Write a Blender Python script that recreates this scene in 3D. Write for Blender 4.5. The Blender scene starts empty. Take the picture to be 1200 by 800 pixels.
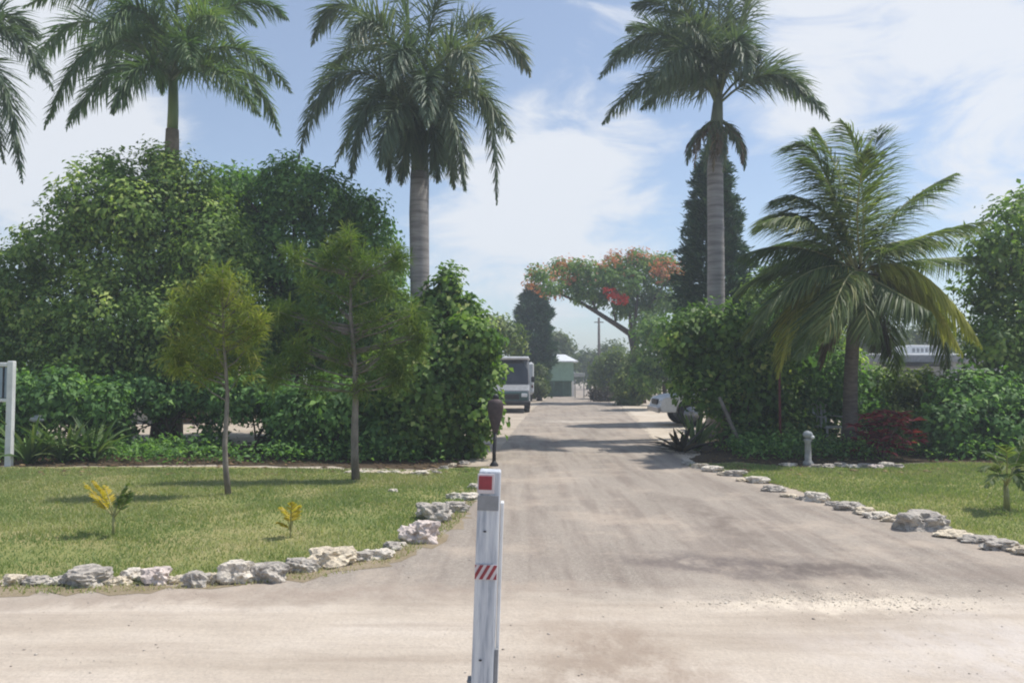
import bpy, math, random
import numpy as np
from mathutils import Vector, Matrix

# ------------------------------------------------------------------ camera, sky, sun, exposure
sc = bpy.context.scene
C = sc.collection
H, F, PITCH = 1.5, 900.0, math.radians(2.55)
cam = bpy.data.cameras.new('camera'); cam.lens = 27.0; cam.sensor_width = 36.0
cam.clip_start = 0.05; cam.clip_end = 6000
camo = bpy.data.objects.new('camera', cam); C.objects.link(camo)
camo.location = (0, 0, H); camo.rotation_euler = (math.radians(90) + PITCH, 0, 0)
sc.camera = camo

SUN_EL, SUN_AZ = math.radians(62), math.radians(74)      # azimuth clockwise from +Y (view direction)
sdir = Vector((math.sin(SUN_AZ)*math.cos(SUN_EL), math.cos(SUN_AZ)*math.cos(SUN_EL), math.sin(SUN_EL)))
sl = bpy.data.lights.new('sun', 'SUN'); sl.energy = 3.6; sl.angle = math.radians(0.8); sl.color = (1.0, 0.95, 0.87)
so = bpy.data.objects.new('sun', sl); C.objects.link(so)
so.rotation_euler = (-sdir).to_track_quat('-Z', 'Y').to_euler(); so.location = (20, 20, 30)

sc.view_settings.view_transform = 'Standard'; sc.view_settings.look = 'None'
sc.view_settings.exposure = 0.30; sc.view_settings.gamma = 1.0
sc.view_settings.use_curve_mapping = False
sc.render.engine = 'CYCLES'
sc.cycles.filter_width = 2.0
sc.cycles.max_bounces = 6; sc.cycles.diffuse_bounces = 3; sc.cycles.transmission_bounces = 4
sc.cycles.volume_bounces = 0

def NT(nt, t, **kw):
    n = nt.nodes.new(t)
    for k, v in kw.items():
        if k.startswith('i_'):
            key = k[2:]
            key = int(key) if key.isdigit() else key.replace('_', ' ')
            n.inputs[key].default_value = v
        else: setattr(n, k, v)
    return n

w = bpy.data.worlds.new('World'); sc.world = w; w.use_nodes = True
nt = w.node_tree; nt.nodes.clear()
out = NT(nt, 'ShaderNodeOutputWorld'); bg = NT(nt, 'ShaderNodeBackground', i_Strength=0.125)
sky = NT(nt, 'ShaderNodeTexSky', sky_type='NISHITA', sun_disc=False)
sky.sun_elevation = SUN_EL; sky.sun_rotation = SUN_AZ
sky.air_density = 1.0; sky.dust_density = 0.7; sky.ozone_density = 2.4; sky.altitude = 0
tc = NT(nt, 'ShaderNodeTexCoord')
def skydir(px, py):
    u, v = (px-600)/F, (400-py)/F
    return Vector((u, math.cos(PITCH)-v*math.sin(PITCH), math.sin(PITCH)+v*math.cos(PITCH))).normalized()
# clouds: soft masses around chosen bearings broken by noise
nmap = NT(nt, 'ShaderNodeMapping'); nmap.inputs['Scale'].default_value = (1, 1, 2.4)
nt.links.new(tc.outputs['Generated'], nmap.inputs[0])
n1 = NT(nt, 'ShaderNodeTexNoise', i_Scale=6.5, i_Detail=9.0, i_Roughness=0.58, i_Distortion=0.4)
nt.links.new(nmap.outputs[0], n1.inputs['Vector'])
acc = None
for px, py, r, a in [(1030, 40, .27, .62), (1160, 60, .18, .35), (930, 60, .18, .3), (1250, 10, .2, .4), (680, 215, .22, .55), (650, 160, .16, .3), (560, 285, .24, .45), (470, 300, .16, .3), (690, 290, .2, .3),
                     (735, 30, .13, .45), (1140, 235, .14, .45), (10, 130, .22, .6), (100, 190, .22, .42), (-80, 60, .4, .5), (30, 20, .12, .4), (1800, 200, .5, .6), (-700, 150, .6, .6), (640, 330, .3, .25)]:
    d = NT(nt, 'ShaderNodeVectorMath', operation='DISTANCE'); d.inputs[1].default_value = skydir(px, py)
    nt.links.new(tc.outputs['Generated'], d.inputs[0])
    mr = NT(nt, 'ShaderNodeMapRange', interpolation_type='SMOOTHERSTEP')
    mr.inputs['From Min'].default_value = r; mr.inputs['From Max'].default_value = 0; mr.inputs['To Max'].default_value = a
    nt.links.new(d.outputs['Value'], mr.inputs['Value'])
    if acc is None: acc = mr.outputs[0]
    else:
        ad = NT(nt, 'ShaderNodeMath', operation='ADD'); nt.links.new(acc, ad.inputs[0]); nt.links.new(mr.outputs[0], ad.inputs[1]); acc = ad.outputs[0]
ns = NT(nt, 'ShaderNodeMath', operation='MULTIPLY_ADD', i_1=2.6, i_2=-1.3); nt.links.new(n1.outputs['Fac'], ns.inputs[0])
ad = NT(nt, 'ShaderNodeMath', operation='ADD'); nt.links.new(acc, ad.inputs[0]); nt.links.new(ns.outputs[0], ad.inputs[1])
cm = NT(nt, 'ShaderNodeMapRange', interpolation_type='SMOOTHSTEP')
cm.inputs['From Min'].default_value = 0.34; cm.inputs['From Max'].default_value = 1.0; cm.inputs['To Max'].default_value = 0.86; cm.inputs['To Min'].default_value = 0.16
nt.links.new(ad.outputs[0], cm.inputs['Value'])
mx = NT(nt, 'ShaderNodeMix', data_type='RGBA')
mx.inputs[7].default_value = (5.9, 6.05, 6.3, 1)
nt.links.new(cm.outputs[0], mx.inputs[0]); nt.links.new(sky.outputs[0], mx.inputs[6])
nt.links.new(mx.outputs[2], bg.inputs[0]); nt.links.new(bg.outputs[0], out.inputs[0])

# ------------------------------------------------------------------ helpers
def at(px, py, Y):
    u, v = (px-600)/F, (400-py)/F
    y = math.cos(PITCH)-v*math.sin(PITCH); z = math.sin(PITCH)+v*math.cos(PITCH)
    return Vector((u*Y/y, Y, H + z*Y/y))
def gr(px, py, z=0.0):
    u, v = (px-600)/F, (400-py)/F
    y = math.cos(PITCH)-v*math.sin(PITCH); zz = math.sin(PITCH)+v*math.cos(PITCH)
    s = (z-H)/zz
    return Vector((u*s, y*s, z))
def gx(px, Y): return Vector(((px-600)/F*Y, Y, 0))

def tag(o, label=None, cat=None, group=None, kind=None):
    if label: o['label'] = label
    if cat: o['category'] = cat
    if group: o['group'] = group
    if kind: o['kind'] = kind
    return o
def empty(name, loc, label, cat, group=None, rz=0):
    o = bpy.data.objects.new(name, None); C.objects.link(o)
    o.location = loc; o.rotation_euler = (0, 0, rz); o.empty_display_size = 0.2
    return tag(o, label, cat, group)
def link(name, me, mats, parent=None, smooth=False):
    for m in (mats if isinstance(mats, (list, tuple)) else [mats]): me.materials.append(m)
    if smooth: me.polygons.foreach_set('use_smooth', [True]*len(me.polygons))
    o = bpy.data.objects.new(name, me); C.objects.link(o)
    if parent is not None: o.parent = parent
    return o
def npmesh(name, V, Q, tint=None, midx=None):
    """V (n,3), Q (m,k) uniform faces"""
    V = np.asarray(V, np.float32); Q = np.asarray(Q, np.int32)
    me = bpy.data.meshes.new(name); k = Q.shape[1]
    me.vertices.add(len(V)); me.vertices.foreach_set('co', V.ravel())
    me.loops.add(Q.size); me.loops.foreach_set('vertex_index', Q.ravel())
    me.polygons.add(len(Q)); me.polygons.foreach_set('loop_start', np.arange(0, Q.size, k, dtype=np.int32))
    me.polygons.foreach_set('loop_total', np.full(len(Q), k, np.int32))
    if midx is not None: me.polygons.foreach_set('material_index', np.asarray(midx, np.int32))
    me.update(calc_edges=True)
    if tint is not None:
        a = me.attributes.new('tint', 'FLOAT', 'FACE'); a.data.foreach_set('value', np.asarray(tint, np.float32))
    return me

class MB:
    def __init__(s): s.v = []; s.f = []
    def add(s, vs, fs):
        n = len(s.v); s.v += [tuple(p) for p in vs]; s.f += [tuple(i+n for i in f) for f in fs]; return s
    def box(s, c, d, rz=0, bev=0.0):
        x, y, z = d[0]/2, d[1]/2, d[2]/2; M = Matrix.Rotation(rz, 3, 'Z'); c = Vector(c)
        if bev <= 0:
            vs = [c + M@Vector((a*x, b*y, e*z)) for e in (-1, 1) for a, b in ((-1,-1),(1,-1),(1,1),(-1,1))]
            return s.add(vs, [(3,2,1,0),(4,5,6,7),(0,1,5,4),(1,2,6,5),(2,3,7,6),(3,0,4,7)])
        b_ = min(bev, x*.9, y*.9, z*.9); vs = []
        for zz, ins in ((-z, b_), (-z+b_, 0), (z-b_, 0), (z, b_)):
            X, Y = x-ins, y-ins; k = b_*.6
            for p in ((-X+k,-Y),(X-k,-Y),(X,-Y+k),(X,Y-k),(X-k,Y),(-X+k,Y),(-X,Y-k),(-X,-Y+k)): vs.append(c+M@Vector((p[0], p[1], zz)))
        fs = [tuple(range(7, -1, -1)), tuple(range(24, 32))]
        for r in range(3):
            for i in range(8): j = (i+1) % 8; fs.append((r*8+i, r*8+j, r*8+8+j, r*8+8+i))
        return s.add(vs, fs)
    def tube(s, pts, rad, n=8, cap=True):
        pts = [Vector(p) for p in pts]
        if not hasattr(rad, '__len__'): rad = [rad]*len(pts)
        vs = []; fs = []
        u = None
        for i, p in enumerate(pts):
            t = (pts[min(i+1, len(pts)-1)]-pts[max(i-1, 0)]).normalized()
            if u is None:
                u = t.orthogonal().normalized()
            else:
                u = (u - t*u.dot(t)); u = u.normalized() if u.length > 1e-6 else t.orthogonal().normalized()
            wv = t.cross(u)
            for k in range(n):
                a = 2*math.pi*k/n; vs.append(p + (u*math.cos(a)+wv*math.sin(a))*rad[i])
        for i in range(len(pts)-1):
            for k in range(n): j = (k+1) % n; fs.append((i*n+k, i*n+j, i*n+n+j, i*n+n+k))
        if cap: fs += [tuple(range(n-1, -1, -1)), tuple(range((len(pts)-1)*n, len(pts)*n))]
        return s.add(vs, fs)
    def lathe(s, c, prof, n=20, sx=1, sy=1):
        c = Vector(c); vs = []; fs = []
        for r, z in prof:
            for k in range(n): a = 2*math.pi*k/n; vs.append(c+Vector((r*math.cos(a)*sx, r*math.sin(a)*sy, z)))
        for i in range(len(prof)-1):
            for k in range(n): j = (k+1) % n; fs.append((i*n+k, i*n+j, i*n+n+j, i*n+n+k))
        fs += [tuple(range(n-1, -1, -1)), tuple(range((len(prof)-1)*n, len(prof)*n))]
        return s.add(vs, fs)
    def prism(s, prof, y0, y1, M=None):
        """profile in XZ extruded along Y"""
        n = len(prof); vs = [Vector((x, y0, z)) for x, z in prof]+[Vector((x, y1, z)) for x, z in prof]
        if M is not None: vs = [M@v for v in vs]
        fs = [tuple(range(n)), tuple(range(2*n-1, n-1, -1))]+[(i, n+i, n+(i+1) % n, (i+1) % n) for i in range(n)]
        return s.add(vs, fs)
    def build(s, name, mat, parent=None, smooth=False, bevel=0):
        me = bpy.data.meshes.new(name); me.from_pydata(s.v, [], s.f); me.update()
        o = link(name, me, mat, parent, smooth)
        if bevel:
            b = o.modifiers.new('b', 'BEVEL'); b.width = bevel; b.segments = 2; b.limit_method = 'ANGLE'
        return o

# ------------------------------------------------------------------ materials
def mat_new(name):
    m = bpy.data.materials.new(name); m.use_nodes = True; t = m.node_tree; t.nodes.clear()
    o = NT(t, 'ShaderNodeOutputMaterial'); return m, t, o
def ramp(t, fac, stops):
    r = NT(t, 'ShaderNodeValToRGB'); e = r.color_ramp.elements
    while len(e) < len(stops): e.new(0.5)
    for k, (p, c) in enumerate(stops): e[k].position = p; e[k].color = (*c, 1)
    t.links.new(fac, r.inputs[0]); return r.outputs[0]
def leafmat(name, stops, trans=0.3, rough=0.55, spec=0.22):
    m, t, o = mat_new(name)
    a = NT(t, 'ShaderNodeAttribute', attribute_name='tint')
    col = ramp(t, a.outputs['Fac'], stops)
    p = NT(t, 'ShaderNodeBsdfPrincipled', i_Roughness=rough); p.inputs['Specular IOR Level'].default_value = spec
    tr = NT(t, 'ShaderNodeBsdfTranslucent'); mx = NT(t, 'ShaderNodeMixShader', i_0=trans)
    g = NT(t, 'ShaderNodeMix', data_type='RGBA', blend_type='MULTIPLY', i_0=1.0); g.inputs[7].default_value = (1.3, 1.5, .6, 1)
    t.links.new(col, p.inputs['Base Color']); t.links.new(col, g.inputs[6]); t.links.new(g.outputs[2], tr.inputs[0])
    t.links.new(p.outputs[0], mx.inputs[1]); t.links.new(tr.outputs[0], mx.inputs[2]); t.links.new(mx.outputs[0], o.inputs[0])
    return m
def surf(name, c1, c2=None, scale=8, rough=0.7, bump=0.0, bscale=30, metal=0, detail=5, stretch=(1,1,1), spec=0.4, p0=.35, p1=.65, c3=None):
    m, t, o = mat_new(name)
    p = NT(t, 'ShaderNodeBsdfPrincipled', i_Roughness=rough, i_Metallic=metal); p.inputs['Specular IOR Level'].default_value = spec
    tcn = NT(t, 'ShaderNodeTexCoord'); mp = NT(t, 'ShaderNodeMapping'); mp.inputs['Scale'].default_value = stretch
    t.links.new(tcn.outputs['Object'], mp.inputs[0])
    if c2 is None: c2 = tuple(v*.8 for v in c1)
    n = NT(t, 'ShaderNodeTexNoise', i_Scale=scale, i_Detail=detail, i_Roughness=.6); t.links.new(mp.outputs[0], n.inputs['Vector'])
    st = [(p0, c2), (p1, c1)] if c3 is None else [(p0, c2), ((p0+p1)/2, c1), (p1, c3)]
    t.links.new(ramp(t, n.outputs['Fac'], st), p.inputs['Base Color'])
    if bump:
        nb = NT(t, 'ShaderNodeTexNoise', i_Scale=bscale, i_Detail=6, i_Roughness=.6); t.links.new(mp.outputs[0], nb.inputs['Vector'])
        b = NT(t, 'ShaderNodeBump', i_Strength=bump, i_Distance=.02); t.links.new(nb.outputs['Fac'], b.inputs['Height']); t.links.new(b.outputs[0], p.inputs['Normal'])
    t.links.new(p.outputs[0], o.inputs[0]); return m

L = {}
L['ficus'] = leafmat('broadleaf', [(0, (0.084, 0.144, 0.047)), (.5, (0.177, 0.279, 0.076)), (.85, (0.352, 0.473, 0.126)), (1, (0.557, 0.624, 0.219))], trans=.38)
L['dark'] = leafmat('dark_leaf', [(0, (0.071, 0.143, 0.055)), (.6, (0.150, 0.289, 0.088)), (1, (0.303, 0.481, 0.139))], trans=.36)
L['grape'] = leafmat('glossy_leaf', [(0, (0.061, 0.126, 0.032)), (.5, (0.137, 0.239, 0.058)), (.88, (0.259, 0.384, 0.088)), (1, (0.491, 0.530, 0.188))], rough=.5, spec=.28, trans=.36)
L['bright'] = leafmat('bright_leaf', [(0, (0.066, 0.110, 0.024)), (.6, (0.143, 0.209, 0.050)), (1, (0.308, 0.341, 0.099))])
L['olive'] = leafmat('olive_leaf', [(0, (0.055, 0.088, 0.028)), (.6, (0.110, 0.154, 0.050)), (1, (0.209, 0.231, 0.088))])
L['pine'] = leafmat('pine_needle', [(0, (0.079, 0.124, 0.038)), (.6, (0.141, 0.206, 0.058)), (1, (0.235, 0.272, 0.085))], trans=.5)
L['pinelt'] = leafmat('pine_needle_light', [(0, (0.112, 0.151, 0.037)), (.6, (0.217, 0.260, 0.058)), (1, (0.364, 0.343, 0.098))], trans=.5)
L['conifer'] = leafmat('conifer_scale', [(0, (0.037, 0.083, 0.056)), (.6, (0.064, 0.131, 0.083)), (1, (0.115, 0.197, 0.109))], trans=.1)
L['royal'] = leafmat('royal_frond', [(0, (0.073, 0.117, 0.083)), (.6, (0.125, 0.172, 0.111)), (.9, (0.198, 0.227, 0.131)), (1, (0.317, 0.270, 0.179))], trans=.28, rough=.5, spec=.35)
L['royal2'] = leafmat('royal_frond_green', [(0, (0.075, 0.138, 0.063)), (.6, (0.127, 0.196, 0.078)), (.9, (0.218, 0.265, 0.103)), (1, (0.345, 0.310, 0.149))], trans=.35, rough=.5, spec=.35)  # greener frond colour, goes with the green crownshaft
L['coco'] = leafmat('coconut_frond', [(0, (0.055, 0.093, 0.037)), (.5, (0.111, 0.162, 0.057)), (.85, (0.213, 0.251, 0.088)), (1, (0.305, 0.268, 0.101))], trans=.4, rough=.5, spec=.35)
L['cocoyel'] = leafmat('yellow_frond', [(0, (0.216, 0.243, 0.048)), (.6, (0.405, 0.392, 0.081)), (1, (0.567, 0.486, 0.162))], trans=.4)
L['dead'] = leafmat('dead_frond', [(0, (0.077, 0.055, 0.039)), (.6, (0.154, 0.110, 0.072)), (1, (0.264, 0.198, 0.121))], trans=.15)
L['yellow'] = leafmat('yellow_leaf', [(0, (0.440, 0.336, 0.040)), (1, (0.576, 0.464, 0.096))], trans=.4)
L['red'] = leafmat('red_leaf', [(0, (0.090, 0.020, 0.028)), (.5, (0.216, 0.030, 0.045)), (1, (0.397, 0.071, 0.090))], trans=.3)
L['purple'] = leafmat('purple_leaf', [(0, (.03, .025, .022)), (.6, (.06, .05, .035)), (1, (.12, .09, .06))], trans=.2)
L['orange'] = leafmat('orange_blossom', [(0, (0.441, 0.158, 0.084)), (.6, (0.578, 0.210, 0.116)), (1, (0.630, 0.336, 0.210))], trans=.3)
L['scarlet'] = leafmat('scarlet_blossom', [(0, (.6, .05, .03)), (1, (.8, .11, .06))], trans=.3)
L['grass'] = leafmat('grass_blade', [(0, (0.173, 0.246, 0.093)), (.4, (0.254, 0.307, 0.127)), (.7, (0.369, 0.369, 0.186)), (1, (0.507, 0.443, 0.304))], trans=.35, rough=.6)
L['strap'] = leafmat('strap_leaf', [(0, (0.052, 0.098, 0.039)), (.6, (0.104, 0.169, 0.058)), (1, (0.208, 0.260, 0.104))], trans=.3)
L['litter'] = leafmat('leaf_litter', [(0, (.09, .055, .03)), (.6, (.2, .13, .07)), (1, (.36, .25, .13))], trans=.1)

BARK = surf('bark', (.13, .10, .075), (.055, .042, .032), 14, .9, .6, 40, stretch=(1, 1, .35))
BARKG = surf('grey_bark', (.26, .23, .20), (.14, .12, .105), 10, .9, .5, 30, stretch=(1, 1, .5))
STALK = surf('petiole', (.15, .19, .08), (.10, .13, .05), 5, .6)
STALKB = surf('pale_rachis', (.36, .34, .15), (.24, .24, .09), 5, .5)
SHAFT = surf('crownshaft', (.20, .27, .10), (.13, .2, .07), 5, .4, stretch=(1, 1, .2))
SHAFTG = surf('grey_crownshaft', (.15, .18, .12), (.09, .11, .08), 7, .6, stretch=(1, 1, .3))
PTRUNK = surf('royal_trunk', (.36, .335, .32), (.19, .175, .17), 2.2, .85, .5, 6, stretch=(.6, .6, 5))
PTRUNK2 = surf('ochre_trunk', (.30, .24, .17), (.18, .14, .1), 5, .85, .3, 14)
CTRUNK = surf('coconut_trunk', (.17, .14, .12), (.085, .07, .06), 6, .9, .7, 10, stretch=(1, 1, 5))
WOOD = surf('weathered_white_wood', (.50, .53, .58), (.27, .31, .37), 9, .75, .3, 40, stretch=(6, 6, .5), p0=.3, p1=.62, c3=(.62, .65, .68))
GREYM = surf('grey_metal', (.3, .31, .33), (.2, .21, .22), 9, .6)
DARKM = surf('dark_metal', (.03, .028, .03), (.015, .015, .018), 9, .5)
BROWN = surf('brown_hood', (.085, .06, .062), (.05, .036, .038), 14, .65, .15, 40)
REDT = surf('red_tape', (.32, .045, .06), (.20, .035, .045), 20, .45)
WHT = surf('white_tape', (.62, .58, .60), (.5, .46, .48), 20, .5)
WHITE = surf('white_paint', (.74, .75, .76), (.6, .61, .62), 5, .5)
CREAM = surf('cream_wall', (.62, .55, .44), (.5, .44, .35), 3, .8)
PALE = surf('pale_siding', (.42, .44, .45), (.33, .35, .36), 3, .7)
VANM = surf('dull_van_paint', (.13, .14, .16), (.09, .10, .11), 3, .5)
BLUEP = surf('blue_grey_panel', (.30, .38, .46), (.24, .32, .40), 4, .4)
GLASS = surf('dark_glass', (.02, .024, .03), (.012, .014, .018), 2, .12, spec=.8)
GREENW = surf('pale_green_wall', (.30, .46, .36), (.24, .38, .30), 4, .7)
DGREEN = surf('dark_green', (.09, .17, .12), (.05, .10, .075), 4, .7)
TEAL = surf('teal_paint', (.035, .10, .10), (.02, .06, .065), 4, .3, spec=.7)
RUB = surf('rubber', (.03, .03, .032), (.018, .018, .02), 20, .85)
CHROME = surf('chrome', (.5, .5, .52), (.35, .35, .37), 8, .3, metal=.8)
LENS = surf('headlight_lens', (.75, .78, .82), (.55, .6, .65), 8, .15, spec=.8)
ROOFW = surf('white_metal_roof', (.8, .82, .82), (.68, .7, .72), 5, .4)
REDP = surf('red_paint', (.16, .04, .04), (.10, .03, .03), 6, .7)
CONC = surf('old_concrete', (.40, .40, .38), (.25, .25, .24), 12, .9, .4, 50)
PLAST = surf('white_plastic', (.6, .6, .6), (.5, .5, .5), 5, .45)

def rockmat(name, base, dark):
    m, t, o = mat_new(name)
    p = NT(t, 'ShaderNodeBsdfPrincipled', i_Roughness=.9); p.inputs['Specular IOR Level'].default_value = .2
    tcn = NT(t, 'ShaderNodeTexCoord')
    n = NT(t, 'ShaderNodeTexNoise', i_Scale=11, i_Detail=8, i_Roughness=.7); v = NT(t, 'ShaderNodeTexVoronoi', i_Scale=26)
    t.links.new(tcn.outputs['Object'], n.inputs['Vector']); t.links.new(tcn.outputs['Object'], v.inputs['Vector'])
    c = ramp(t, n.outputs['Fac'], [(.32, dark), (.5, tuple(.65*a+.35*b for a, b in zip(base, dark))), (.64, base)])
    pit = ramp(t, v.outputs['Distance'], [(.0, (.45, .43, .42)), (.3, (1, 1, 1))])
    mm = NT(t, 'ShaderNodeMix', data_type='RGBA', blend_type='MULTIPLY', i_0=.75)
    t.links.new(c, mm.inputs[6]); t.links.new(pit, mm.inputs[7]); t.links.new(mm.outputs[2], p.inputs['Base Color'])
    ad = NT(t, 'ShaderNodeMath', operation='ADD'); t.links.new(n.outputs['Fac'], ad.inputs[0]); t.links.new(v.outputs['Distance'], ad.inputs[1])
    b = NT(t, 'ShaderNodeBump', i_Strength=.9, i_Distance=.02); t.links.new(ad.outputs[0], b.inputs['Height']); t.links.new(b.outputs[0], p.inputs['Normal'])
    t.links.new(p.outputs[0], o.inputs[0]); return m
ROCK = {'cream': rockmat('cream_limestone', (.78, .68, .52), (.38, .32, .25)), 'white': rockmat('white_limestone', (.80, .73, .62), (.44, .39, .33)),
        'grey': rockmat('grey_limestone', (.58, .53, .46), (.20, .18, .165)), 'pink': rockmat('pinkish_limestone', (.80, .69, .62), (.38, .32, .30))}

# ---- ground materials
def coordnoise(t, amt=.6, scale=1.2):
    g = NT(t, 'ShaderNodeTexCoord'); n = NT(t, 'ShaderNodeTexNoise', i_Scale=scale, i_Detail=6, i_Roughness=.62)
    t.links.new(g.outputs['Object'], n.inputs['Vector'])
    s = NT(t, 'ShaderNodeVectorMath', operation='SUBTRACT'); s.inputs[1].default_value = (.5, .5, .5)
    t.links.new(n.outputs['Color'], s.inputs[0])
    k = NT(t, 'ShaderNodeVectorMath', operation='SCALE'); k.inputs['Scale'].default_value = amt*2; t.links.new(s.outputs[0], k.inputs[0])
    a = NT(t, 'ShaderNodeVectorMath', operation='ADD'); t.links.new(g.outputs['Object'], a.inputs[0]); t.links.new(k.outputs[0], a.inputs[1])
    return g.outputs['Object'], a.outputs[0]
def ellipse(t, vec, cx, cy, rx, ry, ang, soft=.5):
    mp = NT(t, 'ShaderNodeMapping', vector_type='TEXTURE')
    mp.inputs['Location'].default_value = (cx, cy, 0); mp.inputs['Rotation'].default_value = (0, 0, ang); mp.inputs['Scale'].default_value = (rx, ry, 1000)
    t.links.new(vec, mp.inputs[0]); ln = NT(t, 'ShaderNodeVectorMath', operation='LENGTH'); t.links.new(mp.outputs[0], ln.inputs[0])
    mr = NT(t, 'ShaderNodeMapRange', interpolation_type='SMOOTHSTEP'); mr.inputs['From Min'].default_value = 1.0+soft*.5; mr.inputs['From Max'].default_value = 1.0-soft
    t.links.new(ln.outputs['Value'], mr.inputs['Value']); return mr.outputs[0]
def grained(t, fac, P):
    g = ramp(t, noise(t, P, 5.0, (1, .6, 1), .2, 10, .72), [(.36, (.15, .15, .15)), (.56, (1, 1, 1))])
    m_ = NT(t, 'ShaderNodeMath', operation='MULTIPLY'); t.links.new(fac, m_.inputs[0]); t.links.new(g, m_.inputs[1]); return m_.outputs[0]
def mixc(t, fac, a, b, k=1.0):
    if k != 1.0:
        m_ = NT(t, 'ShaderNodeMath', operation='MULTIPLY', i_1=k); t.links.new(fac, m_.inputs[0]); fac = m_.outputs[0]
    x = NT(t, 'ShaderNodeMix', data_type='RGBA'); t.links.new(fac, x.inputs[0]); t.links.new(a, x.inputs[6])
    if isinstance(b, tuple): x.inputs[7].default_value = (*b, 1)
    else: t.links.new(b, x.inputs[7])
    return x.outputs[2]
def noise(t, vec, scale, stretch=None, rot=0, detail=6, rough=.6):
    if stretch:
        mp = NT(t, 'ShaderNodeMapping'); mp.inputs['Scale'].default_value = stretch; mp.inputs['Rotation'].default_value = (0, 0, rot)
        t.links.new(vec, mp.inputs[0]); vec = mp.outputs[0]
    n = NT(t, 'ShaderNodeTexNoise', i_Scale=scale, i_Detail=detail, i_Roughness=rough); t.links.new(vec, n.inputs['Vector']); return n.outputs['Fac']

def road_material():
    m, t, o = mat_new('old_road_surface')
    P, W = coordnoise(t, .42, 2.4)
    asp = ramp(t, noise(t, P, 1.3, (1, .22, 1), math.radians(-4), 8, .65), [(.3, (.235, .205, .175)), (.5, (.32, .278, .236)), (.7, (.405, .352, .298))])
    asp = mixc(t, ramp(t, noise(t, P, 55, detail=3), [(.38, (0, 0, 0)), (.62, (1, 1, 1))]), asp, (.22, .19, .165), .5)
    asp = mixc(t, ramp(t, noise(t, P, 110, detail=3), [(.45, (0, 0, 0)), (.62, (1, 1, 1))]), asp, (.60, .52, .43), .4)
    asp = mixc(t, ramp(t, noise(t, P, 24, detail=4), [(.5, (0, 0, 0)), (.75, (1, 1, 1))]), asp, (.48, .42, .36), .5)
    asp = mixc(t, ramp(t, noise(t, P, 1.0, (5, .35, 1), math.radians(-5), 6, .6), [(.46, (0, 0, 0)), (.62, (1, 1, 1))]), asp, (.21, .17, .145), .5)
    asp = mixc(t, ramp(t, noise(t, P, .7, detail=9, rough=.7), [(.50, (0, 0, 0)), (.62, (1, 1, 1))]), asp, (.52, .43, .345), .5)
    # pale limestone dust of the crossing track
    sand = ramp(t, noise(t, P, 1.8, (.25, 1, 1), math.radians(8), 8, .65), [(.3, (.44, .368, .295)), (.5, (.58, .50, .41)), (.7, (.68, .60, .51))])
    sand = mixc(t, ramp(t, noise(t, P, 48, detail=4), [(.4, (0, 0, 0)), (.75, (1, 1, 1))]), sand, (.36, .31, .26), .45)
    sand = mixc(t, ramp(t, noise(t, P, 1.2, (.3, 3.5, 1), math.radians(6), 8, .65), [(.5, (0, 0, 0)), (.64, (1, 1, 1))]), sand, (.38, .31, .25), .5)
    sx = NT(t, 'ShaderNodeSeparateXYZ'); t.links.new(W, sx.inputs[0])
    # boundary y = 5.6 + ... left of the post it is nearer the rocks, right it is crisp
    mr = NT(t, 'ShaderNodeMapRange', interpolation_type='SMOOTHSTEP'); mr.inputs['From Min'].default_value = 5.75; mr.inputs['From Max'].default_value = 4.9
    t.links.new(sx.outputs['Y'], mr.inputs['Value'])
    col = mixc(t, mr.outputs[0], asp, sand, .9)
    # brown tyre-worn bands sweeping through the junction
    col = mixc(t, grained(t, ellipse(t, W, .62, 4.1, .42, 1.1, math.radians(25), .7), P), col, (.36, .285, .225), .75)
    col = mixc(t, grained(t, ellipse(t, W, .1, 3.5, .28, 1.4, math.radians(-30), .8), P), col, (.33, .265, .21), .7)
    col = mixc(t, grained(t, ellipse(t, W, -1.5, 5.3, 2.6, .22, math.radians(6), .8), P), col, (.34, .275, .225), .75)
    # damp / oily dark patches
    col = mixc(t, grained(t, ellipse(t, W, 1.75, 6.15, 1.0, .40, math.radians(-10), .5), P), col, (.16, .135, .125), .8)
    col = mixc(t, grained(t, ellipse(t, W, 2.55, 6.0, .55, .26, math.radians(-12), .5), P), col, (.15, .125, .11), .7)
    col = mixc(t, grained(t, ellipse(t, W, 2.15, 7.9, .16, 1.5, math.radians(2), .8), P), col, (.20, .165, .14), .75)
    col = mixc(t, grained(t, ellipse(t, W, 1.95, 9.3, .2, .8, math.radians(8), .8), P), col, (.20, .165, .14), .5)
    col = mixc(t, grained(t, ellipse(t, W, 4.0, 5.9, 1.0, .22, math.radians(-5), .8), P), col, (.27, .22, .185), .6)
    # broken pale edge and pale right apron
    col = mixc(t, grained(t, ellipse(t, W, 2.15, 5.12, 1.05, .20, math.radians(2), .6), P), col, (.72, .63, .51), .9)
    col = mixc(t, grained(t, ellipse(t, W, 3.4, 4.2, 1.8, .75, math.radians(0), .7), P), col, (.62, .565, .52), .7)
    col = mixc(t, grained(t, ellipse(t, W, 1.55, 16.5, .5, 1.2, 0, .7), P), col, (.5, .43, .36), .6)
    col = mixc(t, grained(t, ellipse(t, W, 2.1, 25.2, 1.2, .5, 0, .6), P), col, (.6, .54, .46), .8)
    p = NT(t, 'ShaderNodeBsdfPrincipled', i_Roughness=.92); p.inputs['Specular IOR Level'].default_value = .15
    t.links.new(col, p.inputs['Base Color'])
    b = NT(t, 'ShaderNodeBump', i_Strength=.55, i_Distance=.012); t.links.new(noise(t, P, 38, detail=8, rough=.7), b.inputs['Height'])
    b2 = NT(t, 'ShaderNodeBump', i_Strength=.5, i_Distance=.06); t.links.new(noise(t, P, 2.6, detail=4), b2.inputs['Height'])
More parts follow.
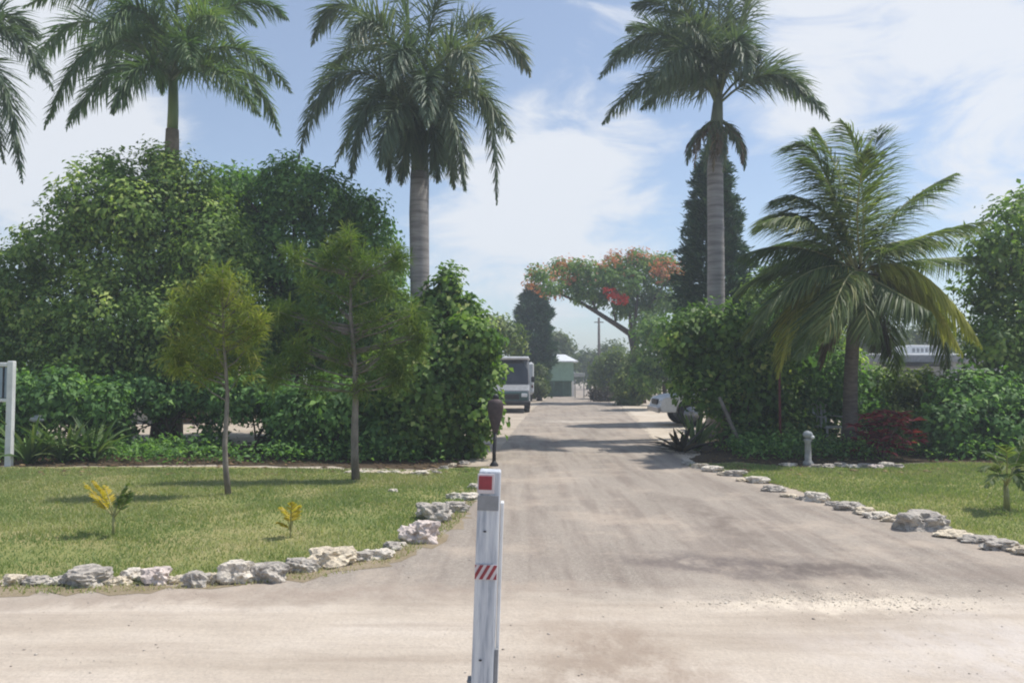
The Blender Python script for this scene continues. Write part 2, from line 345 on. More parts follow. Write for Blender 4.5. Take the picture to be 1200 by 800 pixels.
    t.links.new(b2.outputs[0], b.inputs['Normal']); t.links.new(b.outputs[0], p.inputs['Normal'])
    t.links.new(p.outputs[0], o.inputs[0]); return m
def sand_material(name, c1, c2, c3, tuft=0.0):
    m, t, o = mat_new(name); P, W = coordnoise(t, .3, .8)
    col = ramp(t, noise(t, P, .9, detail=8), [(.3, c1), (.5, c2), (.7, c3)])
    col = mixc(t, ramp(t, noise(t, P, 40, detail=4), [(.4, (0, 0, 0)), (.75, (1, 1, 1))]), col, tuple(v*.6 for v in c1), .45)
    if tuft: col = mixc(t, ramp(t, noise(t, P, .35, detail=8), [(.52, (0, 0, 0)), (.62, (1, 1, 1))]), col, (.12, .13, .05), tuft)
    p = NT(t, 'ShaderNodeBsdfPrincipled', i_Roughness=.95); p.inputs['Specular IOR Level'].default_value = .1
    b = NT(t, 'ShaderNodeBump', i_Strength=.5, i_Distance=.02); t.links.new(noise(t, P, 25, detail=8), b.inputs['Height'])
    t.links.new(b.outputs[0], p.inputs['Normal']); t.links.new(col, p.inputs['Base Color']); t.links.new(p.outputs[0], o.inputs[0]); return m
ROADM = road_material()
GROUNDM = sand_material('sandy_ground', (.40, .33, .26), (.50, .43, .35), (.58, .51, .42), .0)
SANDM = sand_material('pale_sand', (.50, .42, .33), (.60, .52, .42), (.68, .61, .51))
SHADE_MULCHM = sand_material('shade_dark_mulch', (.055, .042, .03), (.09, .068, .046), (.14, .105, .07))  # mulch kept dark, holding the shade under the trees in its colour
LAWNM = sand_material('lawn_soil', (.20, .23, .08), (.28, .28, .11), (.40, .33, .18))
VERGEM = sand_material('worn_verge', (.22, .18, .11), (.30, .245, .165), (.38, .31, .23))

# ------------------------------------------------------------------ ground sheets
def jag(poly, step=.25, amp=.05, seed=1):
    rng = random.Random(seed); out_ = []
    n = len(poly)
    for i in range(n):
        a, b = Vector(poly[i]), Vector(poly[(i+1) % n]); d = (b-a).length; k = max(1, min(60, int(d/step)))
        for j in range(k):
            p = a.lerp(b, j/k); out_.append((p.x+rng.gauss(0, amp), p.y+rng.gauss(0, amp)))
    return out_
def smoothpoly(pts, it=2):
    for _ in range(it):
        q = [pts[0]]
        for a, b in zip(pts[:-1], pts[1:]):
            a, b = Vector(a), Vector(b); q += [tuple(a.lerp(b, .25)), tuple(a.lerp(b, .75))]
        q.append(pts[-1]); pts = q
    return pts
def sheet(name, poly, z, mat):
    me = bpy.data.meshes.new(name); me.from_pydata([(x, y, z) for x, y in poly], [], [tuple(range(len(poly)))]); me.update()
    if me.polygons[0].normal.z < 0: me.flip_normals()
    o = link(name, me, mat); o['kind'] = 'structure'; return o
g2 = lambda px, py: tuple(gr(px, py).xy)
sheet('ground', [(-1500, -200), (1500, -200), (1500, 2000), (-1500, 2000)], 0, GROUNDM)
left_edge = smoothpoly([(-14, 5.6), g2(-200, 690), g2(0, 686), g2(200, 682), g2(380, 668), g2(470, 640), g2(520, 606), g2(556, 566), g2(586, 525), g2(612, 492), g2(630, 474), g2(648, 462.5), g2(655, 452)])
right_edge = smoothpoly([g2(682, 452), g2(697, 462.5), g2(722, 474), g2(742, 490), g2(760, 512), g2(800, 542), g2(880, 567), g2(1000, 601), g2(1100, 622), g2(1200, 650), g2(1400, 690), (14, 4.7)])
sheet('road', jag([(14, -8), (-14, -8)] + left_edge + right_edge, .25, .02, 3), .004, ROADM)
# sunlit sand parking strip on the right and path on the left
sheet('sand_path', jag([g2(745, 489), g2(764, 512), g2(805, 543), g2(850, 545), (8.0, 14.6), (9, 26), g2(760, 474), g2(725, 474)], .4, .04, 5), .006, SANDM)
sheet('shade_mulch_bed', jag([(-14, 12.6), g2(250, 545), g2(420, 548), g2(500, 550), g2(545, 544), g2(575, 520), (-.9, 16.6), (-14, 16.4)], .3, .05, 6), .0075, SHADE_MULCHM)  # dark sheet with the tree shade painted into it
def lawn_left():
    front = smoothpoly([(-14, 5.75), g2(0, 686), g2(160, 686), g2(280, 682), g2(385, 664), g2(445, 655), g2(485, 634), g2(505, 608), g2(535, 595), g2(556, 572), g2(566, 556)])
    return front + [g2(548, 546), g2(505, 553), g2(420, 551), g2(250, 547), (-14, 12.6)]
def lawn_right():
    front = smoothpoly([g2(806, 546), g2(836, 551), g2(890, 562), g2(960, 583), g2(1033, 606), g2(1100, 614), g2(1180, 637), g2(1300, 665), (14, 5.2)])
    return front + [(14, 13.0), g2(1100, 543), g2(940, 549), g2(860, 543)]
LL, LR = lawn_left(), lawn_right()
verge = smoothpoly([(-14, 5.3), g2(0, 700), g2(200, 692), g2(380, 680), g2(480, 654), g2(538, 616), g2(565, 576), g2(574, 545)]) + [g2(552, 548)] + smoothpoly([g2(566, 556), g2(556, 572), g2(535, 595), g2(505, 608), g2(485, 634), g2(445, 655), g2(385, 664), g2(280, 682), g2(160, 686), g2(0, 686), (-14, 5.75)])
sheet('verge', jag(verge, .12, .06, 8), .006, VERGEM)
sheet('lawn', jag(LL, .25, .03, 9), .009, LAWNM)
o = sheet('lawn', jag(LR, .25, .03, 10), .009, LAWNM)
sheet('shade_mulch_bed', jag([g2(806, 545), g2(860, 542), g2(940, 548), g2(1100, 542), (14, 12.9), (14, 19), (4.8, 19), (3.6, 15)], .3, .05, 7), .007, SHADE_MULCHM)

def inside(px, py, poly):
    px = np.asarray(px); py = np.asarray(py); r = np.zeros(px.shape, bool); n = len(poly)
    for i in range(n):
        x1, y1 = poly[i]; x2, y2 = poly[(i+1) % n]
        c = ((y1 > py) != (y2 > py)) & (px < (x2-x1)*(py-y1)/((y2-y1) + 1e-12)+x1); r ^= c
    return r
def vnoise(x, y, s, seed=0):
    rng = np.random.RandomState(seed); g = rng.rand(64, 64); x = x*s; y = y*s
    xi = np.floor(x).astype(int); yi = np.floor(y).astype(int); fx = x-xi; fy = y-yi
    fx = fx*fx*(3-2*fx); fy = fy*fy*(3-2*fy); G = lambda a, b: g[a % 64, b % 64]
    return (G(xi, yi)*(1-fx)+G(xi+1, yi)*fx)*(1-fy)+(G(xi, yi+1)*(1-fx)+G(xi+1, yi+1)*fx)*fy

# ------------------------------------------------------------------ foliage generators
def rnd_unit(rng, n):
    v = rng.randn(n, 3); return v/np.linalg.norm(v, axis=1, keepdims=True)
def norm(v): return v/np.maximum(np.linalg.norm(v, axis=-1, keepdims=True), 1e-9)
def leaves_mesh(name, P, D, N, Ln, Wd, tint, fold=.25):
    """leaf quads: P base, D direction, N normal"""
    S = norm(np.cross(D, N)); N = norm(np.cross(S, D)); Ln = Ln[:, None]; Wd = Wd[:, None]
    V = np.stack([P, P+D*Ln*.45+S*Wd*.5+N*Wd*fold, P+D*Ln-N*Ln*.08, P+D*Ln*.45-S*Wd*.5+N*Wd*fold], 1).reshape(-1, 3)
    Q = np.arange(len(P)*4).reshape(-1, 4)
    return npmesh(name, V, Q, tint)
def crown_mesh(name, lobes, nclump, per, leaf, seed, crad=.3, flat=1.0, droop=.25, aspect=.55, inner=.5, clip=None):
    """lobes: list of (center, (rx,ry,rz)); leafy clumps spread through the shells of the lobes"""
    rng = np.random.RandomState(seed)
    A = np.array([r[0]*r[2]+r[0]*r[1] for c, r in lobes]); pr = A/A.sum()
    idx = rng.choice(len(lobes), nclump, p=pr)
    c = np.array([list(l[0]) for l in lobes])[idx]; r = np.array([list(l[1]) for l in lobes])[idx]
    u = rnd_unit(rng, nclump); rad = inner+(1.04-inner)*rng.rand(nclump)**.55
    cc = c+u*r*rad[:, None]
    if clip is not None: k = cc[:, 2] > clip; cc = cc[k]; u = u[k]
    cr = crad*(.6+.8*rng.rand(len(cc)))
    ctint = rng.rand(len(cc))
    ci = np.repeat(np.arange(len(cc)), rng.poisson(per, len(cc)))
    n = len(ci); v = rnd_unit(rng, n); rr = rng.rand(n)**.5
    off = v*(cr[ci]*rr)[:, None]; off[:, 2] *= .75*flat
    P = cc[ci]+off
    N = norm(u[ci]*.9+v*.45+np.array([0, 0, .55])+rng.randn(n, 3)*.32)
    D = norm(np.cross(N, rnd_unit(rng, n))+v*.5+np.array([0, 0, -droop]))
    Ln = leaf*(.45+1.0*rng.rand(n))*(.8+.5*rng.rand(len(cc)))[ci]
    tint = np.clip(ctint[ci]**1.4*.78+rng.rand(n)*.38-.06+.25*(rng.rand(n) > .975), 0, 1)
    return leaves_mesh(name, P, D, N, Ln, Ln*aspect, tint)
def trunk_mesh(name, base, top, r0, r1, limbs, mat, parent, seed=0, wob=.06):
    rng = random.Random(seed); m = MB(); base = Vector(base); top = Vector(top); n = 7; pts = []; rad = []
    for i in range(n+1):
        t = i/n; p = base.lerp(top, t)+Vector((rng.gauss(0, wob), rng.gauss(0, wob), 0))*(1 if 0 < i < n else 0)*(top-base).length*.15
        pts.append(p); rad.append(r0*(1-t)+r1*t+(r0*.35 if i == 0 else 0))
    m.tube(pts, rad, 10)
    for (t, end, r) in limbs:
        s = base.lerp(top, t); end = Vector(end); mid = s.lerp(end, .5)+Vector((rng.gauss(0, .08), rng.gauss(0, .08), .12*(end-s).length))
        q1 = s.lerp(mid, .5)+Vector((0, 0, .03)); q2 = mid.lerp(end, .5)+Vector((0, 0, .03))
        m.tube([s, q1, mid, q2, end], [r, r*.85, r*.65, r*.45, r*.2], 6)
    return m.build(name, mat, parent, True)
def local(lobes, base): return [(Vector(c)-base, r) for c, r in lobes]
def tree(name, label, cat, base, lobes_px, Y, mat, leaf, nclump, per, seed, r0=.12, crad=.3, group=None, bark=BARK, depth=1.0, trunk_top=None, aspect=.55, inner=.5, clip=None, flat=1.0, yj=.5, nl=7):
    rng = random.Random(seed); leaf *= .82; per = int(per*1.35)
    root = empty(name, base, label, cat, group)
    lobes = []
    for px, py, r in lobes_px:
        dy = rng.uniform(-yj, yj)*depth; c = at(px, py, Y+dy); rr = r*Y/F; lobes.append((c-base, (rr, rr*depth, rr)))
    me = crown_mesh('crown', lobes, nclump, per, leaf, seed, crad, flat=flat, aspect=aspect, inner=inner, clip=clip)
    link('crown', me, mat, root)
    cz = sum(l[0].z for l in lobes)/len(lobes); cx = sum(l[0].x for l in lobes)/len(lobes); cy = sum(l[0].y for l in lobes)/len(lobes)
    tt = Vector(trunk_top)-base if trunk_top is not None else Vector((cx*.6, cy*.6, cz))
    sel = rng.sample(lobes, min(nl, len(lobes)))
    trunk_mesh('trunk', (0, 0, -.03), tt, r0, r0*.45, [(rng.uniform(.35, .95), l[0]+Vector((0, 0, l[1][2]*.3)), r0*.45) for l in sel], bark, root, seed)
    return root

def ribbon(V, Q, T, p, d, length, width, droopv, segs, t, rng, fold=0):
    """curved tapering leaflet"""
    d = d.normalized(); s = d.cross(Vector((0, 0, 1)))
    s = (s if s.length > 1e-3 else Vector((1, 0, 0))).normalized()
    s = (s + d.cross(s)*rng.uniform(-1, 1)).normalized()
    n0 = len(V); q = Vector(p); prof = (.55, 1.0, .75, .06) if segs == 3 else (.6, 1.0, 1.0, .7, .08)
    for i in range(segs+1):
        w_ = width*prof[i]*.5
        V.append(tuple(q-s*w_)); V.append(tuple(q+s*w_))
        d = (d+droopv*(1.0/segs)).normalized(); q = q+d*(length/segs)
    for i in range(segs): a = n0+2*i; Q.append((a, a+1, a+3, a+2)); T.append(t)
PLUME = {}
def frond(parent, base, P0, mid, tip, L0, nl, wid, mats, seed, plume=.5, droop=.9, wind=(0, 0, 0), start=.14, r0=.03, label=None, sparse=0):
    rng = random.Random(seed); P0 = Vector(P0); mid = Vector(mid); tip = Vector(tip)
    c = mid*2-(P0+tip)*.5
    B = lambda t: P0*(1-t)**2+c*2*t*(1-t)+tip*t*t
    dB = lambda t: ((c-P0)*2*(1-t)+(tip-c)*2*t)
    m = MB(); ks = [i/10 for i in range(11)]; m.tube([B(t) for t in ks], [r0*(1-.88*t) for t in ks], 5)
    V = []; Q = []; T = []; wind = Vector(wind); tb = rng.random()*.4
    for i in range(nl):
        t = start+(1-start)*(i+.5)/nl
        p = B(t); tan = dB(t).normalized(); sd = tan.cross(Vector((0, 0, 1))); sd = (sd if sd.length > .05 else Vector((1, 0, 0))).normalized(); up = sd.cross(tan).normalized()
        Lk = L0*(math.sin(math.pi*min(1, (t*.86+.16)))**.6*.85+.2)*(1-.35*max(0, t-.8)/.2)
        for sg in (-1, 1):
            if rng.random() < sparse: continue
            d = tan*(.55+.6*t)+sd*sg*(1.0-.35*t)*(1 if plume < .6 else rng.uniform(.35, 1.0))+up*rng.uniform(-plume, plume)*.9+Vector((0, 0, .08))
            dv = Vector((0, 0, -droop*rng.uniform(.7, 1.3)))+wind*rng.uniform(.6, 1.4)
            ribbon(V, Q, T, p, d, Lk*rng.uniform(.8, 1.12), wid*rng.uniform(.8, 1.2), dv, 3, min(1, max(0, tb+rng.random()*.6)), rng)
    n0 = len(m.v); q4 = [f for f in m.f if len(f) == 4]
    Vall = np.array(m.v+V)-np.array(base); Qall = np.array(q4+[tuple(i+n0 for i in f) for f in Q])
    me = npmesh('frond', Vall, Qall, [0.5]*len(q4)+T, [1]*len(q4)+[0]*len(T))
    o_ = link('frond', me, mats, parent)
    if label: o_['label'] = label
    return o_

def royal_palm(label, base, Y, org, fronds, seed, trunk_pts, shaft, leafm, trunkm, L0=.80, nl=190, fill=5, wid=.034):
    """org px of the crown base; fronds: (mid px, mid dy, tip px, tip dy)"""
    root = empty('royal_palm', base, label, 'palm tree', 'tall royal palms'); rng = random.Random(seed)
    m = MB(); pts = [p-base for p, r in trunk_pts]; m.tube(pts, [r for p, r in trunk_pts], 18); m.build('trunk', trunkm, root, True)
    m = MB(); m.tube([p-base for p, r in shaft], [r for p, r in shaft], 16); m.build('crownshaft', SHAFT if leafm is L['royal2'] else SHAFTG, root, True)
    for i, (mx_, my, md, tx, ty, td) in enumerate(fronds):
        P0 = at(org[0]+rng.uniform(-4, 4), org[1]+rng.uniform(-6, 14), Y+rng.uniform(-.08, .08))
        frond(root, base, P0, at(mx_, my, Y+md), at(tx, ty, Y+td), L0, nl, wid, [leafm, STALK], seed*50+i, plume=1.15, droop=.75, r0=.035)
    return root

# ------------------------------------------------------------------ royal palms
YP = 18.0; b = gx(496, YP)
royal_palm('grey trunked royal palm with full drooping crown, just left of the road', b, YP, (492, 135),
    [(415, 10, .2, 366, 52, .5), (405, 85, -.6, 350, 185, -.9), (437, 118, -1.2, 412, 208, -1.6), (462, 130, -1.6, 446, 198, -2.3), (430, 55, 1.0, 362, 120, 1.9), (478, 30, .4, 462, -55, .9),
     (508, 15, -.2, 545, -35, -.5), (535, 40, .6, 575, 25, 1.5), (570, 45, -.2, 621, 88, -.2), (560, 98, .6, 582, 238, 1.0), (548, 105, -.9, 600, 165, -1.6), (525, 125, -1.4, 545, 222, -1.9),
     (470, 110, 1.4, 478, 205, 2.1), (515, 110, 1.4, 520, 200, 2.3), (445, 30, -.9, 405, 60, -2.0), (530, 60, -1.2, 560, 110, -2.4), (452, 95, 1.0, 392, 195, 1.5), (500, 90, -1.6, 500, 150, -2.8), (475, 60, -1.2, 455, 105, -2.6), (480, 150, -.5, 470, 215, -.6), (505, 150, -.4, 512, 212, -.5), (465, 140, .3, 455, 215, .4), (520, 145, .3, 532, 220, .4)],
    11, [(gx(496, YP), .30), (at(493, 420, YP), .24), (at(492, 330, YP), .225), (at(491, 250, YP), .23), (at(492, 202, YP), .22)], [(at(492, 203, YP), .215), (at(492, 170, YP), .19), (at(492, 132, YP), .12)], L['royal'], PTRUNK)
YP = 18.6; b = gx(203, YP)
royal_palm('royal palm with bright green crownshaft standing behind the big bushy tree at the left', b, YP, (202, 88),
    [(130, -5, .3, 28, 8, .5), (120, 50, -.5, 52, 150, -.8), (145, 75, -.9, 78, 150, -1.4), (165, 80, -1.3, 132, 132, -2.0), (100, 25, .9, 35, 90, 1.6), (160, 10, -.9, 110, 60, -2.2),
     (185, -20, .4, 150, -90, 1.0), (215, -30, -.4, 250, -110, -.8), (270, 8, .2, 336, 22, .5), (265, 55, -.6, 342, 108, -1.0), (275, 75, .7, 328, 158, 1.2), (250, 80, -1.2, 305, 135, -1.9),
     (235, 20, -1.0, 275, 50, -2.2), (240, 0, 1.2, 300, 30, 2.2), (170, 25, 1.5, 120, 90, 2.5), (215, 50, -1.3, 225, 75, -2.6), (195, 60, 1.5, 190, 110, 2.5), (150, 40, .2, 88, 75, .4)],
    12, [(gx(203, YP), .26), (at(203, 420, YP), .2), (at(203, 250, YP), .19), (at(201, 200, YP), .185), (at(202, 152, YP), .15)], [(at(202, 155, YP), .13), (at(203, 130, YP), .125), (at(203, 90, YP), .11)], L['royal2'], PTRUNK2)
YP = 17.0; b = gx(-62, YP)
royal_palm('royal palm at the left picture edge of which only drooping frond tips show', b, YP, (-62, 95),
    [(0, 35, 0, 62, 105, -.2), (-5, 85, -.6, 26, 212, -.8), (-10, 20, .6, 45, 45, 1.2), (-25, 90, .8, 5, 190, 1.4), (-120, 20, 0, -190, 90, 0), (-120, 80, .5, -160, 190, .8), (-70, 0, .5, -80, -80, 1),
     (-90, 60, -1.4, -110, 130, -2.2), (-40, 60, -1.4, -20, 130, -2.2), (-30, -10, -.5, 0, -60, -1), (-100, -5, -.6, -150, -20, -1), (-60, 70, 1.5, -60, 150, 2.3)],
    13, [(gx(-62, YP), .28), (at(-62, 300, YP), .2), (at(-62, 160, YP), .2)], [(at(-62, 161, YP), .18), (at(-62, 90, YP), .12)], L['royal'], PTRUNK)
YP = 18.5; b = gx(839, YP)
rp = royal_palm('tall royal palm right of the road with its fronds blown to the left', b, YP, (842, 112),
    [(775, 40, -.3, 702, 92, -.6), (780, 85, -.6, 706, 145, -1.0), (790, 62, .6, 716, 66, 1.2), (795, 20, .2, 742, 8, .5), (800, 5, -.9, 765, -25, -2.0), (818, -10, .4, 790, -70, .9),
     (842, -15, -.3, 838, -95, -.5), (855, 0, .5, 868, -60, 1.0), (866, 60, -.4, 886, 72, -.9), (870, 25, .4, 876, -20, .9), (905, 82, .1, 971, 140, .1), (900, 88, -.7, 945, 112, -1.4),
     (800, 95, 1.0, 752, 128, 1.8), (810, 60, -1.3, 765, 100, -2.6), (825, 45, -1.2, 795, 30, -2.5), (815, 35, 1.2, 775, 55, 2.5), (845, 50, 1.4, 855, 20, 2.6), (790, 45, .9, 735, 35, 1.5), (805, 78, -1.0, 740, 118, -1.7), (860, 50, -1.1, 880, 95, -2.1)],
    14, [(gx(840, YP), .29), (at(839, 420, YP), .22), (at(839, 300, YP), .20), (at(838, 200, YP), .19), (at(839, 178, YP), .18)], [(at(839, 180, YP), .175), (at(840, 140, YP), .15), (at(842, 108, YP), .10)], L['royal'], PTRUNK, L0=.76)
rng = random.Random(5)
for k in range(20):   # hanging dead and half dead fronds below the crown
    a = rng.uniform(0, 6.28); dx = math.cos(a); dy = math.sin(a)
    frond(rp, b, at(840, 138, YP), at(840+dx*26, 160, YP+dy*.5), at(838+dx*34, 188+rng.uniform(-14, 16), YP+dy*.7), .34, 34, .03, [L['royal'] if k % 2 else L['dead'], STALK], 900+k, plume=.9, droop=1.4, r0=.02)

# ------------------------------------------------------------------ coconut palm
YC = 14.6; b = gx(997, YC)
cp = empty('coconut_palm', b, 'shorter coconut palm with windblown green and yellowing fronds on the right', 'palm tree')
m = MB(); m.tube([p-b for p in (gx(997, YC), at(996, 500, YC), at(997, 440, YC), at(1000, 390, YC), at(1004, 345, YC), at(1006, 318, YC))], [.20, .14, .125, .12, .13, .15], 14); m.build('trunk', CTRUNK, cp, True)
cf = [(965, 200, -.2, 932, 170, -.3, 0), (985, 215, .5, 955, 150, .9, 0), (1010, 215, -.3, 985, 140, -.7, 0), (1018, 220, .4, 1030, 150, .8, 0), (1005, 240, -.9, 1018, 175, -1.6, 0),
      (940, 255, .2, 885, 268, .4, 0), (945, 262, -.8, 895, 262, -1.6, 0), (935, 290, -.4, 868, 300, -.7, 1), (950, 300, .8, 880, 330, 1.5, 0), (950, 318, -.9, 888, 375, -1.5, 0), (955, 335, -.2, 885, 405, -.4, 1),
      (965, 350, .9, 920, 430, 1.5, 0), (975, 345, -1.2, 935, 420, -2.0, 0), (1050, 250, .3, 1120, 203, .6, 0), (1060, 285, -.5, 1160, 258, -1.0, 0), (1075, 305, .6, 1165, 300, 1.3, 0), (1075, 318, -.5, 1150, 405, -.8, 2),
      (1060, 330, .5, 1120, 385, .9, 2), (1045, 340, -1.0, 1090, 365, -1.8, 1), (1035, 360, .9, 1050, 440, 1.5, 0), (985, 350, .5, 962, 430, .8, 3), (1020, 350, .9, 1042, 415, 1.5, 3), (1010, 345, -.9, 1025, 400, -1.5, 1), (930, 310, .6, 862, 345, 1.1, 0), (940, 325, -.5, 872, 400, -.9, 0), (952, 345, .3, 905, 440, .7, 1), (960, 245, -.3, 905, 235, -.5, 0), (975, 225, .2, 945, 185, .4, 0), (990, 330, -1.3, 965, 400, -2.2, 0), (1080, 340, .2, 1110, 440, .5, 1), (960, 285, 1.2, 900, 290, 2.2, 0), (1045, 285, 1.2, 1110, 285, 2.2, 0), (1062, 322, -.2, 1128, 415, -.4, 2), (950, 330, -.7, 912, 440, -1.1, 2)]
for i, (mx_, my, md, tx, ty, td, kd) in enumerate(cf):
    frond(cp, b, at(1006+(i % 5-2)*2, 318+(i % 3)*3, YC), at(mx_, my, YC+md), at(tx, ty, YC+td), .85, 165, .026, [[L['coco'], L['coco'], L['cocoyel'], L['dead']][kd], STALKB if kd != 3 else BARK], 700+i,
          plume=.25, droop=1.4 if kd else 1.0, wind=(-.55, 0, 0) if mx_ < 1030 else (-.2, 0, 0), start=.12, r0=.024, label={2: 'yellowing drooping frond', 3: 'dry brown hanging frond'}.get(kd))
rng = random.Random(8); m = MB()
for k in range(60):      # fibrous crown base
    a = rng.uniform(0, 6.28); e = rng.uniform(-.9, .9); p = at(1005, 330+rng.uniform(-14, 26), YC)-b
    q = p+Vector((math.cos(a), math.sin(a), e))*rng.uniform(.15, .42); m.tube([p, p.lerp(q, .5)+Vector((0, 0, .04)), q], [.018, .014, .006], 4)
m.build('crown_fibre', BARK, cp)

# ------------------------------------------------------------------ broadleaf trees, left
tree('broadleaf_tree', 'huge dense bushy tree filling the left side behind the lawn', 'tree', gx(196, 16.6),
     [(120, 235, 42), (165, 225, 42), (215, 232, 40), (245, 262, 38), (75, 280, 48), (140, 300, 62), (205, 310, 60), (25, 325, 45), (70, 365, 60), (140, 380, 70), (215, 390, 62), (-25, 350, 50), (10, 415, 55), (80, 440, 55), (155, 445, 55), (230, 440, 45), (-50, 420, 60), (255, 350, 45), (130, 195, 16), (190, 190, 18), (245, 205, 16), (205, 205, 26), (160, 250, 40), (250, 300, 45), (270, 400, 45), (235, 455, 34), (135, 462, 34), (70, 470, 34), (100, 250, 30)],
     16.6, L['ficus'], .125, 2900, 24, 21, r0=.27, crad=.34, trunk_top=at(190, 330, 16.6), inner=.45, nl=10, clip=1.05)
tree('broadleaf_tree', 'dark green taller tree just left of the central royal palm', 'tree', gx(348, 19),
     [(300, 235, 34), (340, 225, 36), (380, 240, 36), (415, 255, 28), (436, 243, 16), (446, 262, 9), (285, 290, 45), (345, 300, 58), (405, 305, 42), (440, 290, 20), (320, 370, 55), (390, 375, 58), (435, 345, 32), (300, 420, 50), (400, 430, 50), (445, 400, 40), (345, 200, 14), (375, 208, 10), (260, 300, 40), (265, 255, 30), (455, 350, 24), (268, 215, 20), (285, 212, 16), (450, 285, 16), (462, 310, 14)],
     19, L['dark'], .135, 2200, 22, 22, r0=.2, crad=.36, trunk_top=at(350, 330, 19), inner=.45, nl=9, clip=1.1)
tree('sea_grape_bush', 'big glossy leaved bush at the left road edge behind the lawn', 'bush', gx(520, 14.3),
     [(522, 342, 17), (508, 368, 26), (540, 372, 26), (556, 395, 26), (500, 405, 34), (540, 420, 36), (572, 405, 15), (475, 435, 34), (510, 455, 40), (552, 452, 30), (485, 490, 36), (530, 498, 36), (560, 490, 22), (470, 520, 22), (520, 525, 22), (550, 522, 16), (573, 440, 12), (525, 322, 8)],
     14.3, L['grape'], .125, 1100, 18, 23, r0=.09, crad=.22, trunk_top=at(520, 410, 14.3), inner=.4, aspect=.8, nl=8)
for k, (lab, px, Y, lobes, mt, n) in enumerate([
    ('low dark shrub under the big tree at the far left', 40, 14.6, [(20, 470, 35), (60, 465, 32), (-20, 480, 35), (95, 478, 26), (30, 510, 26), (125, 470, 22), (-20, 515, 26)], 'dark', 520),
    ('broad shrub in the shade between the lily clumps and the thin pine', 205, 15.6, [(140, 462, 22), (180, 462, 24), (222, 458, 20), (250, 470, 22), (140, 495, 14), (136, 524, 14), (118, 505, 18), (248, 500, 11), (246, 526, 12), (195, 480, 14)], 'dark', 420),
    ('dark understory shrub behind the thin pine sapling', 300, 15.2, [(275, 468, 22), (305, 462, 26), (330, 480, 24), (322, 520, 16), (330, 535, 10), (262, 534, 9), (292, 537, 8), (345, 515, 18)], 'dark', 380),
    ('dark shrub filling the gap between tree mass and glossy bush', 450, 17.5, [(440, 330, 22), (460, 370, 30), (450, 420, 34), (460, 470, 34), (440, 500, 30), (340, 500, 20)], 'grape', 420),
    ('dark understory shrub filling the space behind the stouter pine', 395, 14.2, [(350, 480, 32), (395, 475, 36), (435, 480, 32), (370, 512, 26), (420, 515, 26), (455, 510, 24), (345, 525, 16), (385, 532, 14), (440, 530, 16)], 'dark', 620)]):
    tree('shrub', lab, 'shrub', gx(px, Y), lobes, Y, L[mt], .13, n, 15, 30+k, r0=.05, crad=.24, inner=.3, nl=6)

# pines on the lawn
def pine(label, basepx, toppx, Y, lobes, ntuft, mat, seed, r0, nl=.20, topr=.012):
    base = gr(*basepx); Y = base.y; root = empty('pine_sapling', base, label, 'pine tree', 'young pines on the left lawn'); rg = np.random.RandomState(seed); rn = random.Random(seed)
    top = at(toppx[0], toppx[1], Y)-base; m = MB(); n = 9
    ax = [top*(i/n)+Vector((math.sin(i*1.1+seed)*.02, math.cos(i*1.7)*.02, 0)) for i in range(n+1)]; ax[0].z = -.03
    m.tube(ax, [r0*(1-i/n)+topr for i in range(n+1)], 8)
    T = []
    for k in range(ntuft):
        px, py, r = lobes[rn.randrange(len(lobes))]
        u = rnd_unit(rg, 1)[0]*(.35+.65*rn.random()**.6); rr = r*Y/F; c = at(px, py, Y)-base; T.append((c+Vector(u)*rr, Vector(u)))
        if k % 5 == 0:
            s = top*min(.97, max(.35, (T[-1][0].z-.25)/top.z)); e = T[-1][0]; m.tube([s, s.lerp(e, .5)+Vector((0, 0, -.03)), e], [r0*.28, r0*.2, .004], 5)
    m.build('trunk', BARKG, root, True)
    V = []; Q = []; tt = []
    for c, u in T:
        ax_ = (u*.5+Vector((0, 0, .7))+Vector(rg.randn(3))*.4).normalized(); ct = rn.random()*1.3-.15
        for j in range(34):
            d = (ax_*.75+Vector(rnd_unit(rg, 1)[0])).normalized(); p = c+ax_*rn.uniform(-.16, .16); l = nl*rn.uniform(.6, 1.2)
            s = d.cross(Vector(rnd_unit(rg, 1)[0])).normalized()*.0055; q = p+d*l*.6+Vector((0, 0, -.008)); e = p+d*l+Vector((0, 0, -.04))
            n0 = len(V); V += [p-s*.6, q-s, e, q+s]; Q.append((n0, n0+1, n0+2, n0+3)); tt.append(max(0, min(1, ct*.7+rn.random()*.35)))
    link('crown', npmesh('crown', np.array(V), np.array(Q), tt), mat, root)
    return root
pine('slender young pine with feathery yellow green crown, nearer the left edge', (267, 581), (261, 316), 0,
     [(258, 330, 12), (235, 350, 20), (275, 352, 20), (215, 362, 15), (288, 372, 18), (250, 375, 24), (222, 395, 18), (292, 400, 16), (258, 405, 22), (212, 420, 11), (240, 436, 14), (285, 430, 16), (300, 385, 8)], 150, L['pinelt'], 3, .036, topr=.006)
pine('bushier young pine with thicker trunk, nearer the road', (418, 563), (410, 270), 0,
     [(408, 283, 10), (388, 305, 14), (428, 312, 15), (360, 330, 15), (452, 335, 14), (405, 345, 20), (332, 368, 13), (372, 378, 18), (432, 375, 20), (478, 372, 13), (348, 412, 16), (395, 415, 18), (445, 420, 18), (322, 440, 10), (372, 450, 12), (482, 412, 12), (420, 452, 11), (466, 440, 10), (345, 300, 6), (466, 305, 6), (492, 392, 7)], 350, L['pine'], 4, .055, topr=.008)

